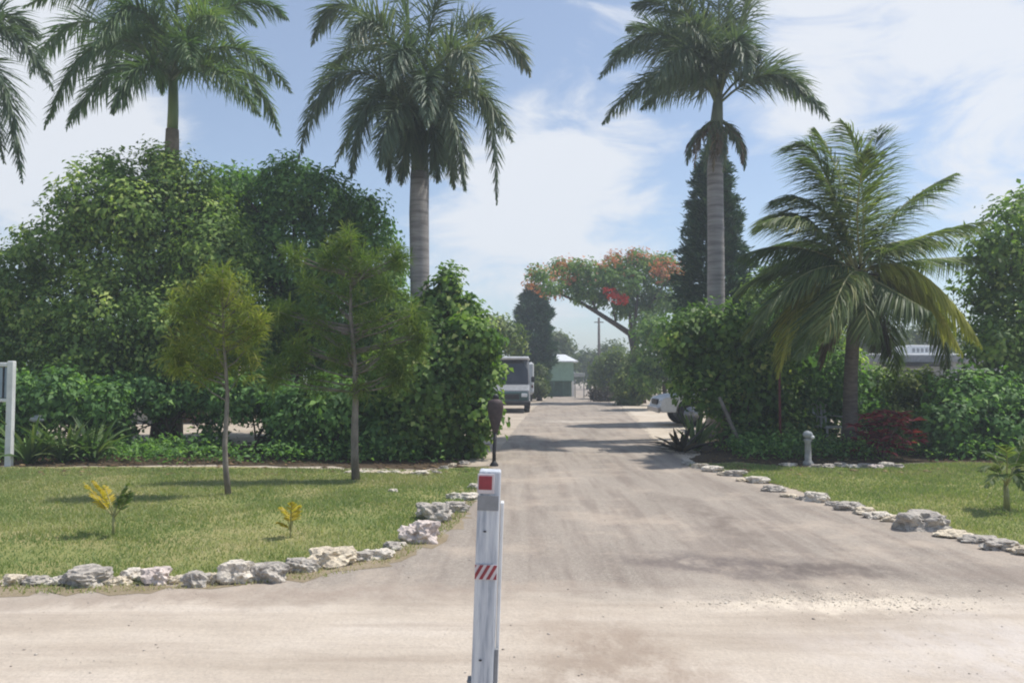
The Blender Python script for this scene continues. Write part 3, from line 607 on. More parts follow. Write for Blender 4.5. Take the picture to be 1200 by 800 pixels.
# ------------------------------------------------------------------ trees and bushes, right
tree('broadleaf_bush', 'dense dark bush around the foot of the right royal palm', 'bush', gx(850, 16.2),
     [(812, 378, 26), (850, 385, 30), (795, 395, 20), (882, 400, 30), (820, 415, 36), (865, 425, 38), (798, 432, 20), (905, 430, 34), (845, 455, 30), (885, 465, 36), (920, 475, 30), (868, 500, 24), (900, 510, 30), (830, 462, 20), (808, 455, 16), (930, 510, 24), (850, 520, 16), (880, 525, 20)],
     16.2, L['grape'], .14, 850, 18, 41, r0=.10, crad=.26, inner=.4, trunk_top=at(860, 400, 16.2), aspect=.65)
tree('shrub', 'shadowy shrub directly behind the coconut palm trunk', 'shrub', gx(965, 17),
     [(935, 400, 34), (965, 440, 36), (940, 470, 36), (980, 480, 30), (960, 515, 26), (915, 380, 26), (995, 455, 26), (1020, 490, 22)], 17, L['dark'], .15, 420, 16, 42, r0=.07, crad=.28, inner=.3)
tree('broadleaf_tree', 'tall leafy tree at the right picture edge', 'tree', gx(1215, 16),
     [(1180, 265, 26), (1205, 250, 26), (1160, 300, 30), (1200, 310, 42), (1245, 290, 50), (1150, 340, 26), (1190, 370, 45), (1240, 370, 55), (1160, 400, 32), (1200, 430, 48), (1260, 440, 60), (1160, 262, 9), (1195, 232, 12), (1290, 350, 60)],
     16, L['ficus'], .15, 900, 18, 43, r0=.16, crad=.3, inner=.42, trunk_top=at(1215, 330, 16))
tree('shrub', 'mixed green shrub below the tree at the right edge, behind the little palm', 'shrub', gx(1150, 14.6),
     [(1130, 465, 32), (1165, 470, 36), (1200, 470, 38), (1105, 495, 28), (1145, 505, 32), (1190, 510, 34), (1240, 490, 40), (1110, 525, 16), (1280, 480, 50)], 14.6, L['dark'], .13, 800, 17, 44, r0=.05, crad=.24, inner=.3)
tree('broadleaf_tree', 'medium green tree crown between the right royal palm and the coconut palm', 'tree', gx(930, 21),
     [(900, 340, 26), (930, 360, 34), (890, 375, 30), (960, 385, 32), (920, 405, 36), (885, 420, 26), (960, 430, 36), (990, 420, 22), (900, 460, 34), (950, 480, 34)], 21, L['ficus'], .17, 520, 16, 46, r0=.12, crad=.34, inner=.35)
tree('shrub', 'green shrub between the coconut palm trunk and the red leaved shrub', 'shrub', gx(1030, 18),
     [(1025, 450, 22), (1045, 470, 22), (1020, 485, 22), (1055, 500, 20), (1080, 505, 18), (1035, 515, 16)], 18, L['grape'], .13, 300, 15, 47, r0=.04, crad=.22, inner=.3)
tree('shrub', 'yellow green shrub in front of the mobile home', 'shrub', gx(1075, 16.5),
     [(1060, 450, 16), (1085, 445, 16), (1105, 455, 16), (1070, 475, 22), (1050, 490, 18), (1095, 480, 20)], 16.5, L['bright'], .12, 240, 15, 45, r0=.04, crad=.2, inner=.3)

# dark conifers
def conifer(label, px, Y, prof, seed, n, leaf=.16, grp='dark conifers beyond the palms'):
    b_ = gx(px, Y); root = empty('conifer', b_, label, 'conifer', grp); rg = np.random.RandomState(seed)
    t = rg.rand(n)**.8; ys = np.interp(t, [0, 1], [prof[0][0], prof[-1][0]]); rr = np.interp(ys, [p[0] for p in prof], [p[1] for p in prof])*Y/F
    a = rg.rand(n)*6.283; rad = rr*(.45+.6*rg.rand(n)**.6)*(.92+.16*np.sin(a*3+ys*.11)+.14*np.sin(ys*.33+a*2)+.08*np.sin(ys*.8))
    cz = np.array([at(px, y, Y).z for y in ys]); cc = np.stack([rad*np.cos(a), rad*np.sin(a), cz], 1)
    ci = np.repeat(np.arange(n), 14); v = rnd_unit(rg, len(ci)); P = cc[ci]+v*np.array([.2, .2, .16])*rg.rand(len(ci))[:, None]
    outd = np.stack([np.cos(a), np.sin(a), np.full(n, .5)], 1)[ci]; D = norm(outd+rg.randn(len(ci), 3)*.45); N = norm(np.array([0, 0, 1.])+rg.randn(len(ci), 3)*.6)
    Ln = leaf*(.6+.8*rg.rand(len(ci))); link('crown', leaves_mesh('crown', P, D, N, Ln, Ln*.28, rg.rand(len(ci))), L['conifer'], root)
    trunk_mesh('trunk', (0, 0, -.03), (0, 0, at(px, prof[0][0]+8, Y).z), .16, .03, [], BARK, root, seed)
conifer('dark spire shaped conifer right behind the right royal palm', 838, 24, [(172, 3), (200, 16), (235, 24), (280, 32), (330, 40), (380, 44), (430, 46)], 1, 3200)
conifer('dark conifer standing beyond the left side of the road', 625, 50, [(335, 4), (348, 12), (365, 18), (390, 21), (415, 21), (445, 18)], 2, 1600, .3)

# flame tree over the road
YF = 42.0; b = gx(750, YF); ft = empty('flame_tree', b, 'spreading flame tree with orange blossoms arching over the road', 'tree')
lp = [(690, 338, 13), (702, 350, 10), (678, 348, 8), (712, 328, 14), (728, 362, 12), (632, 322, 11), (645, 338, 11), (655, 314, 14), (680, 316, 15), (700, 325, 15), (722, 312, 17), (748, 308, 17), (775, 313, 18), (795, 325, 15), (765, 332, 20), (735, 332, 17), (712, 342, 12), (745, 358, 17), (775, 355, 20), (668, 334, 12), (790, 350, 14), (760, 380, 16), (735, 345, 12)]
rng = random.Random(3)
lobes = [(at(x, y, YF+rng.uniform(-1.5, 1.5))-b, (r*YF/F*1.1, r*YF/F*1.5, r*YF/F*.8)) for x, y, r in lp]
link('crown', crown_mesh('crown', lobes, 1150, 14, .20, 51, .34, aspect=.5, inner=.35), leafmat('flame_tree_leaf', [(0, (.07, .14, .035)), (.6, (.15, .26, .06)), (1, (.30, .40, .12))], trans=.4), ft)
ob = [(at(x, y, YF-.5)-b, (r*YF/F, .9, r*YF/F*.6)) for x, y, r in [(630, 318, 10), (645, 325, 12), (640, 340, 12), (662, 308, 9), (668, 325, 10), (682, 312, 8), (745, 300, 14), (765, 306, 16), (785, 312, 14), (775, 322, 12), (625, 332, 7), (650, 345, 8), (700, 312, 10), (718, 304, 10), (690, 330, 8), (735, 325, 8), (795, 322, 10)]]
link('orange_blossoms', crown_mesh('orange_blossoms', ob, 330, 6, .13, 52, .40, aspect=.9), L['orange'], ft)
rb = [(at(x, y, YF-1.4)-b, (r*YF/F, .35, r*YF/F*.75)) for x, y, r in [(720, 347, 9), (728, 350, 7), (712, 342, 5)]]
link('scarlet_blossoms', crown_mesh('scarlet_blossoms', rb, 24, 12, .15, 53, .16, aspect=.9), L['scarlet'], ft)
m = MB(); Pf = lambda x, y, d=0: at(x, y, YF+d)-b
m.tube([Vector((0, 0, -.05)), Pf(748, 440), Pf(745, 415), Pf(740, 392)], [.36, .27, .25, .22], 10)
for pts, r in [([(740, 392), (722, 380), (700, 366), (680, 354), (662, 347), (645, 338)], .17), ([(740, 392), (738, 370), (728, 350), (705, 330)], .12), ([(744, 400), (755, 375), (765, 350), (785, 325)], .16), ([(742, 392), (746, 360), (748, 335), (745, 315)], .12), ([(700, 366), (690, 345), (672, 322)], .08), ([(722, 380), (718, 360), (722, 340)], .06), ([(765, 350), (790, 345), (800, 335)], .07)]:
    m.tube([Pf(*p) for p in pts], [r*(1-.75*i/(len(pts)-1)) for i in range(len(pts))], 7)
m.build('trunk', BARK, ft, True)

G = 'trees and bushes along the far road'
far = [
 ('broadleaf_tree', 'light green tree behind the parked vehicle at the left of the road', 583, 38, [(575, 385, 22), (595, 395, 20), (560, 400, 25), (605, 402, 10), (580, 410, 20), (545, 415, 22)], 'bright', .24, 360, .4),
 ('broadleaf_tree', 'round green tree just behind the far green kiosk', 652, 72, [(650, 402, 13), (640, 410, 14), (660, 408, 13), (668, 420, 9), (650, 420, 16), (632, 425, 12)], 'olive', .4, 300, .7),
 ('shrub', 'thin olive shrub lining the left kerb in front of the green kiosk', 632, 46, [(630, 435, 9), (634, 450, 9), (628, 455, 9), (638, 458, 5)], 'olive', .2, 130, .3),
 ('shrub', 'bright yellow green shrub at the right side of the far road', 712, 50, [(708, 430, 14), (722, 420, 14), (702, 445, 13), (720, 445, 16), (735, 432, 15), (715, 458, 11)], 'bright', .22, 380, .4),
 ('broadleaf_tree', 'grey green tree closing the view at the road end', 690, 84, [(680, 425, 10), (694, 420, 11), (706, 418, 11), (720, 412, 12), (688, 435, 12), (702, 434, 12), (676, 440, 8)], 'olive', .45, 260, .8),
 ('shrub', 'low purplish shrub under the yellow green shrub at the far right kerb', 706, 45, [(698, 462, 7), (708, 464, 8), (718, 465, 7)], 'purple', .16, 110, .25),
 ('shrub', 'tall olive green shrub hiding the foot of the flame tree', 742, 39, [(730, 452, 12), (745, 440, 15), (758, 452, 15), (750, 420, 11), (740, 466, 10), (728, 468, 8), (762, 435, 13)], 'bright', .2, 420, .3),
 ('broadleaf_tree', 'leafy tree between the flame tree and the right royal palm', 778, 34, [(768, 395, 22), (790, 390, 22), (775, 420, 26), (795, 425, 24), (760, 440, 18), (800, 450, 20)], 'grape', .22, 420, .4),
 ('broadleaf_tree', 'hazy tree crowns behind the mobile home roof at the right', 1075, 52, [(1050, 400, 14), (1075, 396, 13), (1100, 400, 14), (1120, 404, 14), (1030, 404, 14), (1000, 400, 16), (965, 395, 20), (925, 385, 24)], 'olive', .35, 420, .6),
 ('broadleaf_tree', 'round tree behind the mobile home beyond the right edge tree', 1230, 40, [(1180, 400, 30), (1220, 380, 40), (1270, 390, 45), (1150, 415, 18)], 'ficus', .3, 320, .5),
 ('broadleaf_tree', 'background tree behind the cream house at the far left', 40, 36, [(40, 400, 50), (-30, 390, 55), (100, 395, 45), (-90, 400, 60)], 'dark', .3, 420, .6),
 ('broadleaf_tree', 'background tree closing the gap under the big left tree', 230, 34, [(170, 400, 45), (230, 395, 45), (290, 405, 45), (340, 400, 40)], 'dark', .3, 420, .6),
 ('broadleaf_tree', 'background tree behind the sea grape bush at the left', 470, 33, [(400, 410, 40), (450, 405, 40), (500, 410, 35), (530, 415, 25)], 'ficus', .28, 380, .5),
]
for k, (nm, lab, px, Y, lobes, mt, lf, n, cr) in enumerate(far):
    # dense down to the ground
    tree(nm, lab, 'shrub' if nm == 'shrub' else 'tree', gx(px, Y), lobes, Y, L[mt], lf, n, 13, 60+k, r0=.03+.003*Y, crad=cr, group=G if k in (0, 1, 2, 3, 4, 5, 6, 7) else 'background trees', inner=.3, nl=5)
m = MB()
rng = random.Random(12)

# ------------------------------------------------------------------ strap-leaved plants
def strap_plant(name, label, cat, base, n, h, spread, wid, mat, seed, group=None, up=.6, droop=.7, stem=None, bias=(0, 0)):
    rn = random.Random(seed); V = []; Q = []; T = []
    root = None
    z0 = 0
    if stem:
        root = empty(name, base, label, cat, group); m_ = MB(); m_.tube([(0, 0, -.03), (.01, 0, stem*.5), (0, 0, stem)], [wid*.9, wid*.7, wid*.6], 8); m_.build('stem', BARKG, root, True); z0 = stem
    for k in range(n):
        a = rn.uniform(0, 6.283); d = Vector((math.cos(a)*spread+bias[0], math.sin(a)*spread+bias[1], up*rn.uniform(.5, 1.5)))
        ribbon(V, Q, T, Vector((rn.gauss(0, .02), rn.gauss(0, .02), z0)), d, h*rn.uniform(.7, 1.15), wid*rn.uniform(.8, 1.2), Vector((0, 0, -droop*rn.uniform(.5, 1.3))), 4, rn.random(), rn)
    me = npmesh(name, np.array(V), np.array(Q), T)
    if stem: link('leaf_rosette', me, mat, root); return root
    o_ = link(name, me, mat); o_.location = base; return tag(o_, label, cat, group)
for k, (px, lab) in enumerate([(38, 'arching strap leaved lily clump nearest the blue grey sign'), (78, 'arching strap leaved lily clump, middle of three under the big tree'), (112, 'arching strap leaved lily clump, rightmost of three under the big tree')]):
    strap_plant('lily_clump', lab, 'plant', gx(px, 13.2+.2*k), 46, .95, .55, .06, L['strap'], 80+k, 'lily clumps under the big left tree', up=1.0, droop=.9)
strap_plant('agave', 'dark spiky agave at the road edge in front of the white pickup', 'plant', gx(798, 15.2), 30, .85, .8, .08, L['purple'], 90, up=.65, droop=.35, bias=(-.15, 0))
strap_plant('agave', 'second dark spiky plant under the right bush, near the leaning pole', 'plant', gx(815, 15.4), 26, .8, .5, .07, L['strap'], 91, up=1.0, droop=.4)
# red shrub
V = []; Q = []; T = []; rn = random.Random(31); b = gx(1031, 13.7)
for s in range(60):
    x = rn.gauss(0, .24); y = rn.gauss(-.05, .18); z = rn.uniform(.15, .85)
    for k in range(9):
        a = rn.uniform(0, 6.28); ribbon(V, Q, T, Vector((x, y, z)), Vector((math.cos(a), math.sin(a), rn.uniform(.1, 1))), rn.uniform(.14, .26), .05, Vector((0, 0, -.7)), 3, rn.random(), rn)
rs = empty('red_shrub', b, 'dark red leaved shrub right of the coconut palm trunk', 'shrub'); link('leaves', npmesh('leaves', np.array(V), np.array(Q), T), L['red'], rs)
m = MB()
for s in range(9): a = rn.uniform(0, 6.28); m.tube([(0, 0, -.02), (math.cos(a)*.12, math.sin(a)*.12, .3), (math.cos(a)*.28, math.sin(a)*.25, .6)], [.018, .013, .006], 5)
m.build('stems', BARK, rs)

# young palms on the lawns
def young_palm(label, base, stem, fr, mats, seed, r=.02, L0=.16, nl=16):
    root = empty('palm_sapling', base, label, 'palm sapling', 'young palms planted on the lawns'); m_ = MB()
    m_.tube([(0, 0, -.02), (0, 0, stem*.5), (-.005, 0, stem)], [r*1.3, r, r*.8], 8); m_.build('stem', STALKB, root, True)
    for i, (mx_, my, md, tx, ty, td, kd) in enumerate(fr):
        frond(root, base, base+Vector((0, 0, stem*.9)), at(mx_, my, base.y+md), at(tx, ty, base.y+td), L0, nl, .035, [mats[kd], STALKB], seed+i, plume=.15, droop=.5, start=.25, r0=.009)
b = gr(133, 629)
young_palm('small palm sapling with yellow left frond on the left lawn', b, .2, [(118, 588, 0, 98, 565, 0, 0), (122, 580, -.05, 108, 563, -.1, 0), (140, 585, .05, 153, 562, .1, 1), (145, 590, -.05, 152, 575, -.1, 1), (128, 585, .1, 122, 568, .2, 0)], [L['yellow'], L['coco']], 200, .014, .09, 12)
b = gr(341, 631)
young_palm('tiny yellow palm seedling near the middle of the left border rocks', b, .08, [(336, 605, 0, 328, 594, 0, 0), (345, 603, .05, 352, 592, .08, 0), (341, 602, -.05, 342, 588, -.1, 0), (334, 615, -.05, 326, 612, -.1, 0)], [L['yellow'], L['coco']], 210, .01, .08, 10)
b = gr(1180, 599)
young_palm('knee high green palm sapling on the right lawn', b, .3, [(1165, 548, 0, 1148, 552, 0, 1), (1168, 540, .1, 1156, 530, .2, 1), (1180, 535, -.1, 1176, 522, -.2, 1), (1192, 538, .1, 1202, 522, .2, 1), (1195, 552, 0, 1212, 558, 0, 1), (1170, 556, -.2, 1155, 572, -.4, 1), (1188, 556, -.2, 1200, 575, -.3, 1), (1196, 530, .05, 1206, 512, .1, 0)],
           [L['bright'], L['coco']], 220, .03, .14, 18)

# ------------------------------------------------------------------ rocks
def rock_mesh(w_, d_, h_, seed):
    import bmesh
    bm = bmesh.new(); bmesh.ops.create_icosphere(bm, subdivisions=4, radius=.5)
    rn = random.Random(seed); from mathutils import noise as mn
    off = Vector((rn.uniform(0, 99), rn.uniform(0, 99), rn.uniform(0, 99)))
    for v in bm.verts:
        p = v.co.copy(); n_ = p.normalized()
        k = 1+.5*mn.noise(p*2.4+off)+.3*mn.noise(p*5+off)+.2*mn.noise(p*11+off)-.10*abs(mn.noise(p*19+off))
        # flattened facets
        p = n_*.5*k; p.z = max(-.3, min(.40, p.z))
        v.co = Vector((p.x*w_*1.08, p.y*d_, (p.z+.22)*h_*1.35))
    me = bpy.data.meshes.new('rock'); bm.to_mesh(me); bm.free(); me.polygons.foreach_set('use_smooth', [rn.random() < .0]*len(me.polygons)); return me
ORD = ['first', 'second', 'third', 'fourth', 'fifth', 'sixth', 'seventh', 'eighth', 'ninth', 'tenth', 'eleventh', 'twelfth', 'thirteenth', 'fourteenth', 'fifteenth', 'sixteenth', 'seventeenth', 'eighteenth', 'nineteenth', 'twentieth',
       'twenty-first', 'twenty-second', 'twenty-third', 'twenty-fourth', 'twenty-fifth', 'twenty-sixth', 'twenty-seventh']
TONE = {'cream': 'cream', 'white': 'whitish', 'grey': 'grey pitted', 'pink': 'pinkish white'}
def rocks(lst, where, group, seed, special={}, wide=1.0):
    k = 0
    for i, (px, py, wp, hp, tone) in enumerate(lst):
        if wp < 40: wp *= wide
        b_ = gr(px, py); s = b_.y/F; me = rock_mesh(wp*s*1.06, wp*s*.85, hp*s*.92, seed+i)
        o_ = link('rock', me, ROCK[tone]); o_.location = b_+Vector((0, wp*s*.25, -.006)); o_.rotation_euler = (0, 0, random.Random(seed+i).uniform(-.5, .5))
        wp = wp/wide if wp/wide < 40 else wp; sz = 'big' if wp*s > .24 else ('small' if wp*s < .14 else 'mid-sized')
        lab = special.get(i) or '%s %s rock, %s from the left in the %s' % (sz, TONE[tone], ORD[i], where)
        tag(o_, lab, 'rock', group)
rocks([(12, 686, 26, 15, 'cream'), (40, 686, 28, 13, 'grey'), (64, 686, 20, 12, 'white'), (97, 687, 54, 24, 'grey'), (135, 686, 24, 12, 'cream'), (153, 681, 22, 18, 'white'), (180, 685, 32, 23, 'pink'), (205, 684, 20, 12, 'cream'),
       (226, 688, 26, 22, 'grey'), (247, 684, 22, 15, 'cream'), (276, 684, 36, 32, 'white'), (313, 682, 40, 25, 'grey'), (348, 671, 34, 20, 'grey'), (386, 664, 46, 25, 'cream'), (421, 658, 24, 14, 'grey'), (442, 655, 30, 14, 'white'),
       (459, 645, 18, 13, 'grey'), (471, 641, 10, 8, 'white'), (491, 637, 38, 32, 'pink'), (507, 611, 38, 26, 'grey'), (534, 600, 28, 15, 'grey'), (532, 585, 14, 10, 'white'), (551, 586, 26, 10, 'white'), (556, 573, 12, 9, 'white')],
      'left lawn border', 'rocks edging the left lawn', 1000)
rocks([(410, 554.5, 12, 4, 'white'), (424, 554.5, 14, 5, 'white'), (437, 554.5, 13, 5, 'cream'), (450, 555, 13, 5, 'white'), (463, 555, 13, 5, 'white'), (476, 556, 15, 5, 'cream'), (491, 556.5, 20, 6, 'white'), (511, 555, 10, 5, 'grey'), (520, 550, 10, 6, 'grey'), (531, 547, 9, 6, 'cream'), (545, 544, 10, 6, 'grey')],
      'row behind left lawn', 'flat stones behind the left lawn', 1100)
rocks([(461, 577, 9, 6, 'white')], '', 'loose stones', 1150, {0: 'single small white stone lying alone in the left lawn'})
rocks([(808, 545, 12, 7, 'grey'), (823, 549, 14, 8, 'cream'), (837, 553, 17, 9, 'white'), (850, 557, 12, 6, 'cream'), (863, 558, 17, 9, 'grey'), (871, 564, 12, 5, 'cream'), (890, 566, 17, 10, 'white'), (909, 576, 20, 9, 'grey'), (926, 583, 13, 6, 'cream'), (942, 586, 10, 7, 'grey'),
       (959, 588, 20, 14, 'white'), (980, 593, 14, 7, 'grey'), (997, 598, 24, 12, 'grey'), (1015, 603, 18, 11, 'cream'), (1033, 608, 22, 10, 'white'), (1052, 612, 18, 10, 'cream'), (1086, 622, 50, 27, 'grey'), (1125, 630, 30, 9, 'cream'), (1153, 637, 28, 10, 'grey'), (1181, 645, 32, 15, 'grey'), (1216, 652, 30, 14, 'cream')],
      'right lawn border', 'rocks edging the right lawn', 1200, {16: 'largest grey pitted boulder in the border of the right lawn'}, 1.25)
rocks([(925, 546, 16, 5, 'white'), (957, 549, 14, 7, 'grey'), (972, 549, 16, 7, 'grey'), (987, 548, 14, 8, 'grey'), (1000, 549, 12, 7, 'white'), (1014, 549, 14, 8, 'grey'), (1028, 550, 16, 8, 'pink'), (1041, 548, 14, 9, 'white'), (1054, 549, 12, 7, 'grey')],
      'row at the coconut palm foot', 'stones around the coconut palm', 1300)

# ------------------------------------------------------------------ post in the foreground
YQ = 2.65
pb = gx(561, YQ); pt = at(574.5, 551, YQ)
post = empty('wooden_post', pb, 'weathered white wooden post with red reflector in the foreground', 'post')
axis = (pt-pb); hgt = axis.length
R = axis.to_track_quat('Z', 'Y').to_matrix().to_4x4()
pz = post.location.copy()
def pbuild(mb, name, mat, bev=0):
    o_ = mb.build(name, mat, post, bevel=bev); q = axis.normalized(); t_ = Vector((0, 0, 1)).rotation_difference(q); o_.rotation_mode = 'QUATERNION'; o_.rotation_quaternion = t_; return o_
m = MB(); m.box((0, .02, hgt/2-.05), (.074, .074, hgt+.1)); pbuild(m, 'shaft', WOOD, .006)
m = MB(); m.box((-.003, -.026, hgt/2-.075), (.071, .014, hgt-.04)); pbuild(m, 'front_board', WOOD, .003)
m = MB(); m.box((.045, .035, hgt*.5-.06), (.012, .05, hgt-.1)); pbuild(m, 'side_strip', WHITE, .003)
m = MB(); m.box((-.046, .015, .22), (.014, .05, .5)); m.box((.043, -.005, .52), (.012, .02, .12)); pbuild(m, 'side_batten', GREYM, .002)
m = MB(); m.box((-.012, -.0365, hgt-.040), (.057, .006, .066)); pbuild(m, 'reflector_plate', WHT, .002)
m = MB(); m.box((-.014, -.041, hgt-.037), (.045, .004, .046)); pbuild(m, 'red_reflector', REDT, .002)
m = MB(); m.box((-.003, -.0352, hgt-.105), (.0715, .003, .05)); pbuild(m, 'grey_band', GREYM)
zt = hgt-.335
m = MB(); m.box((-.002, -.0362, zt), (.074, .003, .050)); pbuild(m, 'hatched_tape', WHT)
m = MB()
for k in range(-2, 4):
    x0 = -.036+k*.0235; lo = max(-.0385, x0); 
    # slanting stripe clipped to the tape width
    poly = []
    for (x, z) in ((x0-.012, -.0235), (x0, -.0235), (x0+.026, .0235), (x0+.014, .0235)): poly.append((x, z))
    def clipx(P, xm, sg):
        o2 = []
        for i in range(len(P)):
            a, c_ = P[i], P[(i+1) % len(P)]; ia = sg*(a[0]-xm) <= 0; ic = sg*(c_[0]-xm) <= 0
            if ia: o2.append(a)
            if ia != ic: t = (xm-a[0])/(c_[0]-a[0]); o2.append((xm, a[1]+t*(c_[1]-a[1])))
        return o2
    poly = clipx(poly, .0345, 1); 
    if len(poly) >= 3: poly = clipx(poly, -.0385, -1)
    if len(poly) >= 3: m.prism([(x, z+zt) for x, z in poly], -.0390, -.0378)
pbuild(m, 'tape_stripes', REDT)
m = MB()
for z in (.25, .55, hgt-.2): m.lathe((-.01, -.034, z), [(.005, -.002), (.005, .002)], 8)
pbuild(m, 'nail', DARKM)

# brown hooded lantern on a thin pole
b = gr(579, 546); s = b.y/F
ln = empty('pole_lantern', b, 'dark brown tapered hood on a thin dark pole, just above the white post', 'lantern')
m = MB(); m.lathe((.02, 0, 0), [(.02, 36*s), (.035, 38*s), (.07, 46*s), (.115, 58*s), (.135, 68*s), (.135, 72*s), (.115, 76*s), (.06, 78*s)], 18, 1, .7); m.build('hood', BROWN, ln, True)
m = MB(); m.lathe((.03, 0, 0), [(.055, 77*s), (.05, 82*s), (.02, 83*s)], 12, 1, .7); m.build('cap', DARKM, ln, True)
m = MB(); m.tube([(0, 0, -.02), (0, 0, 16*s), (.02, 0, 40*s)], [.035, .03, .03], 10); m.build('pole', DARKM, ln, True)
m = MB(); m.lathe((0, 0, 0), [(.075, -.01), (.07, .03), (.04, .07), (.03, .09)], 14); m.build('foot', DARKM, ln, True)

# sign at the left edge
b = gx(14, 12.8); sgn = empty('sign', b, 'white framed sign with plain blue grey panel at the left edge', 'sign')
zt = at(0, 425, 12.8).z; s = 12.8/F
for x in (0, -1.5): m = MB(); m.box((x, 0, zt/2), (.10, .09, zt+.06), bev=.01); m.build('post', WHITE, sgn)
m = MB(); m.box((-.75, -.006, zt-.03), (1.4, .07, .07), bev=.01); m.build('top_rail', WHITE, sgn)
m = MB(); m.box((-.75, -.006, zt-.62), (1.4, .06, .06), bev=.01); m.build('bottom_rail', WHITE, sgn)
m = MB(); m.box((-.75, 0, zt-.325), (1.38, .03, .5)); m.build('panel', BLUEP, sgn)
m = MB(); m.box((-.115, -.02, zt-.325), (.02, .03, .52)); m.box((-1.385, -.02, zt-.325), (.02, .03, .52)); m.build('panel_frame', DARKM, sgn)
# garden lights
def garden_light(label, px, Y, ztop, seed, dome=.13):
    b_ = gx(px, Y); r_ = empty('garden_light', b_, label, 'garden light'); m_ = MB(); m_.tube([(0, 0, -.02), (0, 0, ztop-.12)], [.03, .025], 8); m_.build('pole', GREYM, r_, True)
    m_ = MB(); m_.lathe((0, 0, ztop-.10), [(.04, -.03), (dome, 0), (dome*.9, .05), (dome*.5, .09), (.02, .10)], 14); m_.build('cap', PALE, r_, True)
garden_light('pale capped garden light in the shade beside the sign', 46, 13.9, at(46, 486, 13.9).z, 1)
# small stone pillar light on the right
b = gx(945, 12.9); r = empty('pillar_light', b, 'short concrete pillar lamp with white globe left of the coconut palm', 'garden light'); zt = at(945, 505, 12.9).z
m = MB(); m.lathe((0, 0, 0), [(.09, -.02), (.085, .06), (.055, .09), (.05, zt-.18), (.075, zt-.15), (.05, zt-.12)], 12); m.build('pillar', CONC, r, True)
m = MB(); m.lathe((.0, 0, zt-.12), [(.02, 0), (.07, .03), (.085, .07), (.06, .11), (.015, .13)], 14); m.build('globe', PALE, r, True)
m = MB(); m.lathe((.06, -.05, zt-.1), [(.012, -.03), (.033, -.01), (.036, .01), (.02, .03)], 10); m.build('bulb', WHITE, r, True)

# leaning pole, red pole
m = MB(); p0 = gx(872, 15); m.tube([(0, 0, -.02), at(858, 500, 15)-p0, at(843, 465, 15.1)-p0], [.04, .038, .035], 8)
o = m.build('leaning_pole', BARKG, None, True); o.location = p0; tag(o, 'grey bare pole leaning left under the right bush', 'pole')
m = MB(); p0 = gx(913, 14.8); m.tube([(0, 0, -.02), (0, 0, 1.0), (0, 0, at(913, 425, 14.8).z)], [.028, .026, .024], 8)
o = m.build('red_pole', REDP, None, True); o.location = p0; tag(o, 'thin dull red pole in the shade left of the coconut palm', 'pole')
# utility pole
m = MB(); p0 = gx(702, 82); zt = at(702, 372, 82).z; m.tube([(0, 0, -.1), (0, 0, zt)], [.17, .12], 8)
up = empty('utility_pole', p0, 'distant dark utility pole rising above the road end', 'utility pole'); m.build('pole', BARK, up, True)
m = MB(); m.box((0, 0, zt-.5), (1.0, .1, .1)); m.build('crossarm', BARK, up)

# ------------------------------------------------------------------ buildings
# mobile home at the right
YB = 30.0; x0, x1 = (905-600)/F*YB, (1170-600)/F*YB; zr = at(0, 415, YB).z; b = Vector(((x0+x1)/2, YB, 0)); W_ = x1-x0
mh = empty('mobile_home', b, 'long low mobile home with flat pale roof behind the coconut palm', 'mobile home')
m = MB(); m.box((0, 1.6, zr/2+.12), (W_, 3.2, zr-.35)); m.build('wall', PALE, mh)
m = MB(); m.box((0, 1.5, zr-.03), (W_+.3, 3.8, .07), bev=.01); m.build('roof', ROOFW, mh)
m = MB(); m.box((0, -.42, zr-.19), (W_+.26, .05, .24)); m.build('fascia', GREYM, mh)
for k in range(4):
    xx = -W_/2+1.1+k*2.2; fr = MB().box((xx, -.03, zr-.95), (1.2, .05, .8)).build('window', WHITE, mh)
    MB().box((xx, -.062, zr-.95), (1.06, .02, .66)).build('pane', GLASS, fr)
m = MB(); m.box((1.0, -.45, zr-.45), (2.2, .9, .05)); m.build('awning', DARKM, mh)
m = MB(); m.box((0, .5, .14), (W_, .1, .3)); m.build('skirt', DARKM, mh)
for xx in (-W_/2+.2, -1.5, 2.2, W_/2-.2): MB().box((xx, -.36, zr/2-.06), (.08, .08, zr-.1)).build('porch_post', WHITE, mh)
b2 = Vector(((1086-600)/F*YB, YB+.8, zr+.0)); ac = empty('roof_unit', b2, 'white boxy air conditioner on the mobile home roof', 'air conditioner')
m = MB(); m.prism([(-.72, 0), (.72, 0), (.78, .12), (.62, .36), (-.5, .38), (-.72, .2)], -.5, .5); m.build('housing', WHITE, ac, bevel=.04)
m = MB()
for k in range(5): m.box((-.35+k*.17, -.508, .17), (.1, .012, .16))
m.build('grille', GREYM, ac)
# white patio chairs by the mobile home
def chair(px, Y, rz, label):
    r_ = empty('patio_chair', gx(px, Y), label, 'chair', 'white patio chairs behind the coconut palm', rz)
    MB().box((0, 0, .43), (.46, .44, .04), bev=.015).build('seat', PLAST, r_)
    m_ = MB()
    for k in range(4): m_.box((-.16+k*.107, .22, .68), (.06, .025, .46))
    m_.box((0, .22, .90), (.44, .035, .06)); m_.build('backrest', PLAST, r_)
    for sx in (-1, 1):
        for sy in (-1, 1): MB().tube([(sx*.2, sy*.19, .42), (sx*.24, sy*.23, 0)], [.022, .018], 6).build('leg', PLAST, r_)
        MB().tube([(sx*.23, -.2, .42), (sx*.24, -.2, .64), (sx*.24, .22, .66)], [.018, .018, .018], 6).build('armrest', PLAST, r_)
chair(968, 16.2, .4, 'white slatted patio chair, left one behind the coconut trunk'); chair(1000, 16.6, -.2, 'white slatted patio chair, right one behind the coconut trunk')

